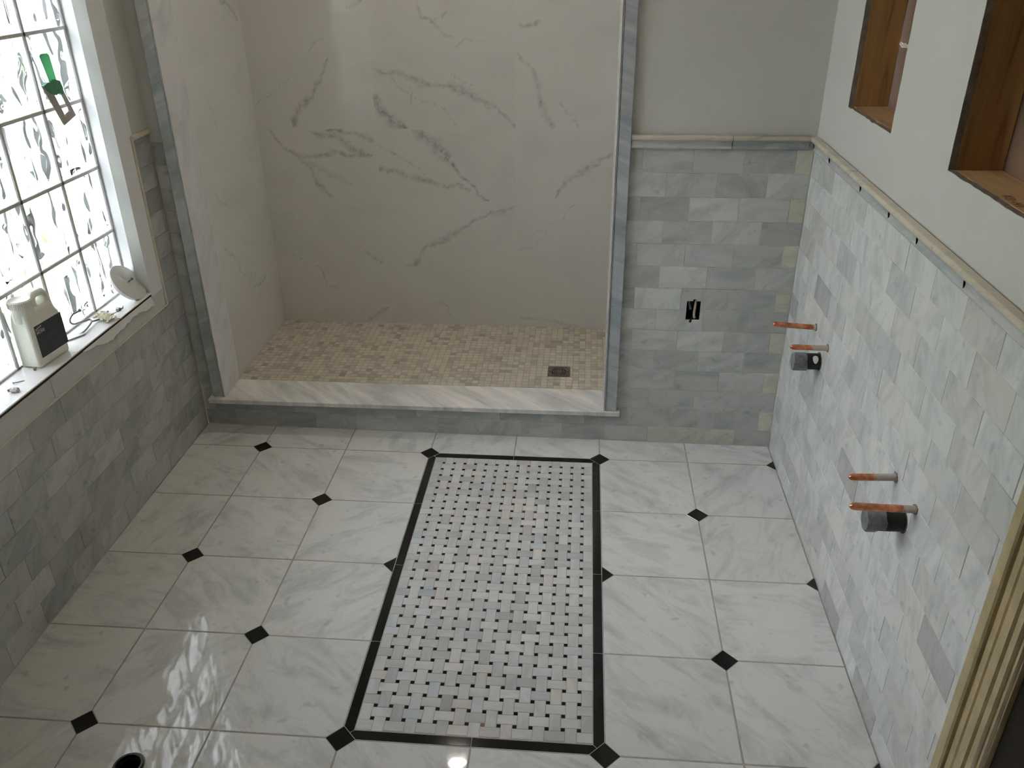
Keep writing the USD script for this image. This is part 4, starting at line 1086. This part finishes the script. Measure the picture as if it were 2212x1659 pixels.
# green tape strip holding a small frame against the glass
gt = thing('tape_strip', 'green tape strip holding a small grey rectangular frame against the glass blocks', 'tape strip', loc=(-.966, -.15, 1.25))
fg = lambda u, v, d: np.stack([-.969 + d, u, v], -1)
V, F_, _ = extrude(Polygon([(-.180, 1.352), (-.172, 1.357), (-.145, 1.356), (-.137, 1.350), (-.1315, 1.284), (-.130, 1.270), (-.168, 1.270), (-.165, 1.290), (-.172, 1.32)]), fg, 0, .0022)
obj('tape_tail', (V, F_), M_GREEN, gt)
V, F_, _ = extrude(Polygon([(-.210, 1.2787), (-.190, 1.284), (-.165, 1.283), (-.150, 1.288), (-.129, 1.2816), (-.1225, 1.262), (-.1260, 1.248), (-.134, 1.2445), (-.146, 1.252), (-.160, 1.2475), (-.178, 1.254), (-.196, 1.266)]), fg, .0022, .0105)
obj('tape_fold', (V, F_), mat_plain('green_tape_fold', (0.04, 0.22, 0.09), .6, mottle=.3, mscale=50, bump=.6, bscale=90), gt)
frm = Polygon([(-.2075, 1.276), (-.128, 1.281), (-.085, 1.180), (-.152, 1.164)]).difference(Polygon([(-.170, 1.262), (-.137, 1.264), (-.1085, 1.197), (-.139, 1.189)]))
V, F_, _ = extrude(frm, fg, .0025, .0060)
obj('card_frame', (V, F_), M_FRAME, gt)

# ---------------------------------------------------------------- lamps
lamp = thing('ceiling_lamp', 'flush ceiling lamp with two warm bulbs above the floor panel', 'ceiling lamp', loc=(.13, -.74, 2.44))
obj('base', lathe((.13, -.74, 2.44), [(.0001, -.03), (.05, -.03), (.07, -.02), (.075, 0.0)]), M_DISC, lamp, smooth=40)
for dx, dy in ((-.045, .03), (.045, -.03)):
    b = obj('bulb', trimesh.creation.icosphere(3, .012).apply_translation((.13 + dx, -.74 + dy, 2.385)), M_BULB, lamp, smooth=True)
dl_ = thing('shower_downlight', 'round recessed warm downlight in the shower ceiling', 'ceiling lamp', loc=(-.09, .63, 2.44))
obj('trim_ring', lathe((-.09, .63, 2.44), [(.055, -.002), (.075, -.004), (.08, 0.0)]), M_DISC, dl_, smooth=40)
obj('can', lathe((-.09, .63, 2.44), [(.056, -.002), (.056, .079)]), M_ABS, dl_, smooth=40)
obj('lens', trimesh.creation.cylinder(.055, .003, sections=32).apply_translation((-.09, .63, 2.50)), M_DOWN, dl_)

# ---------------------------------------------------------------- outdoors, blurred by the glass blocks
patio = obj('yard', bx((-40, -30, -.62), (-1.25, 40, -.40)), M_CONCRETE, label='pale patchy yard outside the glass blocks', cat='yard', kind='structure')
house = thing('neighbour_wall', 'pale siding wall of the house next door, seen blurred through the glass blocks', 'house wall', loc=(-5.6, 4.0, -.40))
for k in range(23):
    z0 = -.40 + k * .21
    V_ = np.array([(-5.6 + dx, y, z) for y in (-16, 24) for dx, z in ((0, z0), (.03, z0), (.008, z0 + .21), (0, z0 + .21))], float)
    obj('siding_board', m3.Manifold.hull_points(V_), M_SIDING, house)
def shrub(x, y, r, h, seed, label):
    t = thing('garden_shrub', label, 'shrub', loc=(x, y, -.40))
    ic = trimesh.creation.icosphere(4, 1.0); v = ic.vertices
    s = .75 + .6 * meshkit.fbm(v * 2.4 + seed, 4, seed)
    obj('foliage', (v * s[:, None] * np.array([r, r, h / 2]) + np.array([x, y, -.40 + h * .55]), ic.faces), M_SHRUB, t)
    obj('stem', tube([(x, y, -.40), (x, y, -.40 + h * .4)], .05, 8), M_TRUNK, t)
shrub(-3.7, 1.9, .32, .8, 1, 'small green shrub in the yard seen blurred through the middle glass blocks')
shrub(-4.7, 4.6, .6, 1.2, 2, 'large green shrub farther out in the yard behind the glass blocks')
shrub(-4.8, .6, .5, .9, 3, 'green shrub at the far left of the yard behind the glass blocks')
pot = thing('clay_planter', 'orange clay planter in the yard seen blurred through the right glass blocks', 'planter', loc=(-3.0, 3.35, -.40))
obj('pot', lathe((-3.0, 3.35, -.40), [(.0001, 0), (.28, 0), (.36, .62), (.40, .62), (.40, .72), (.33, .72), (.30, .55), (.0001, .55)]), M_CLAY, pot, smooth=35)
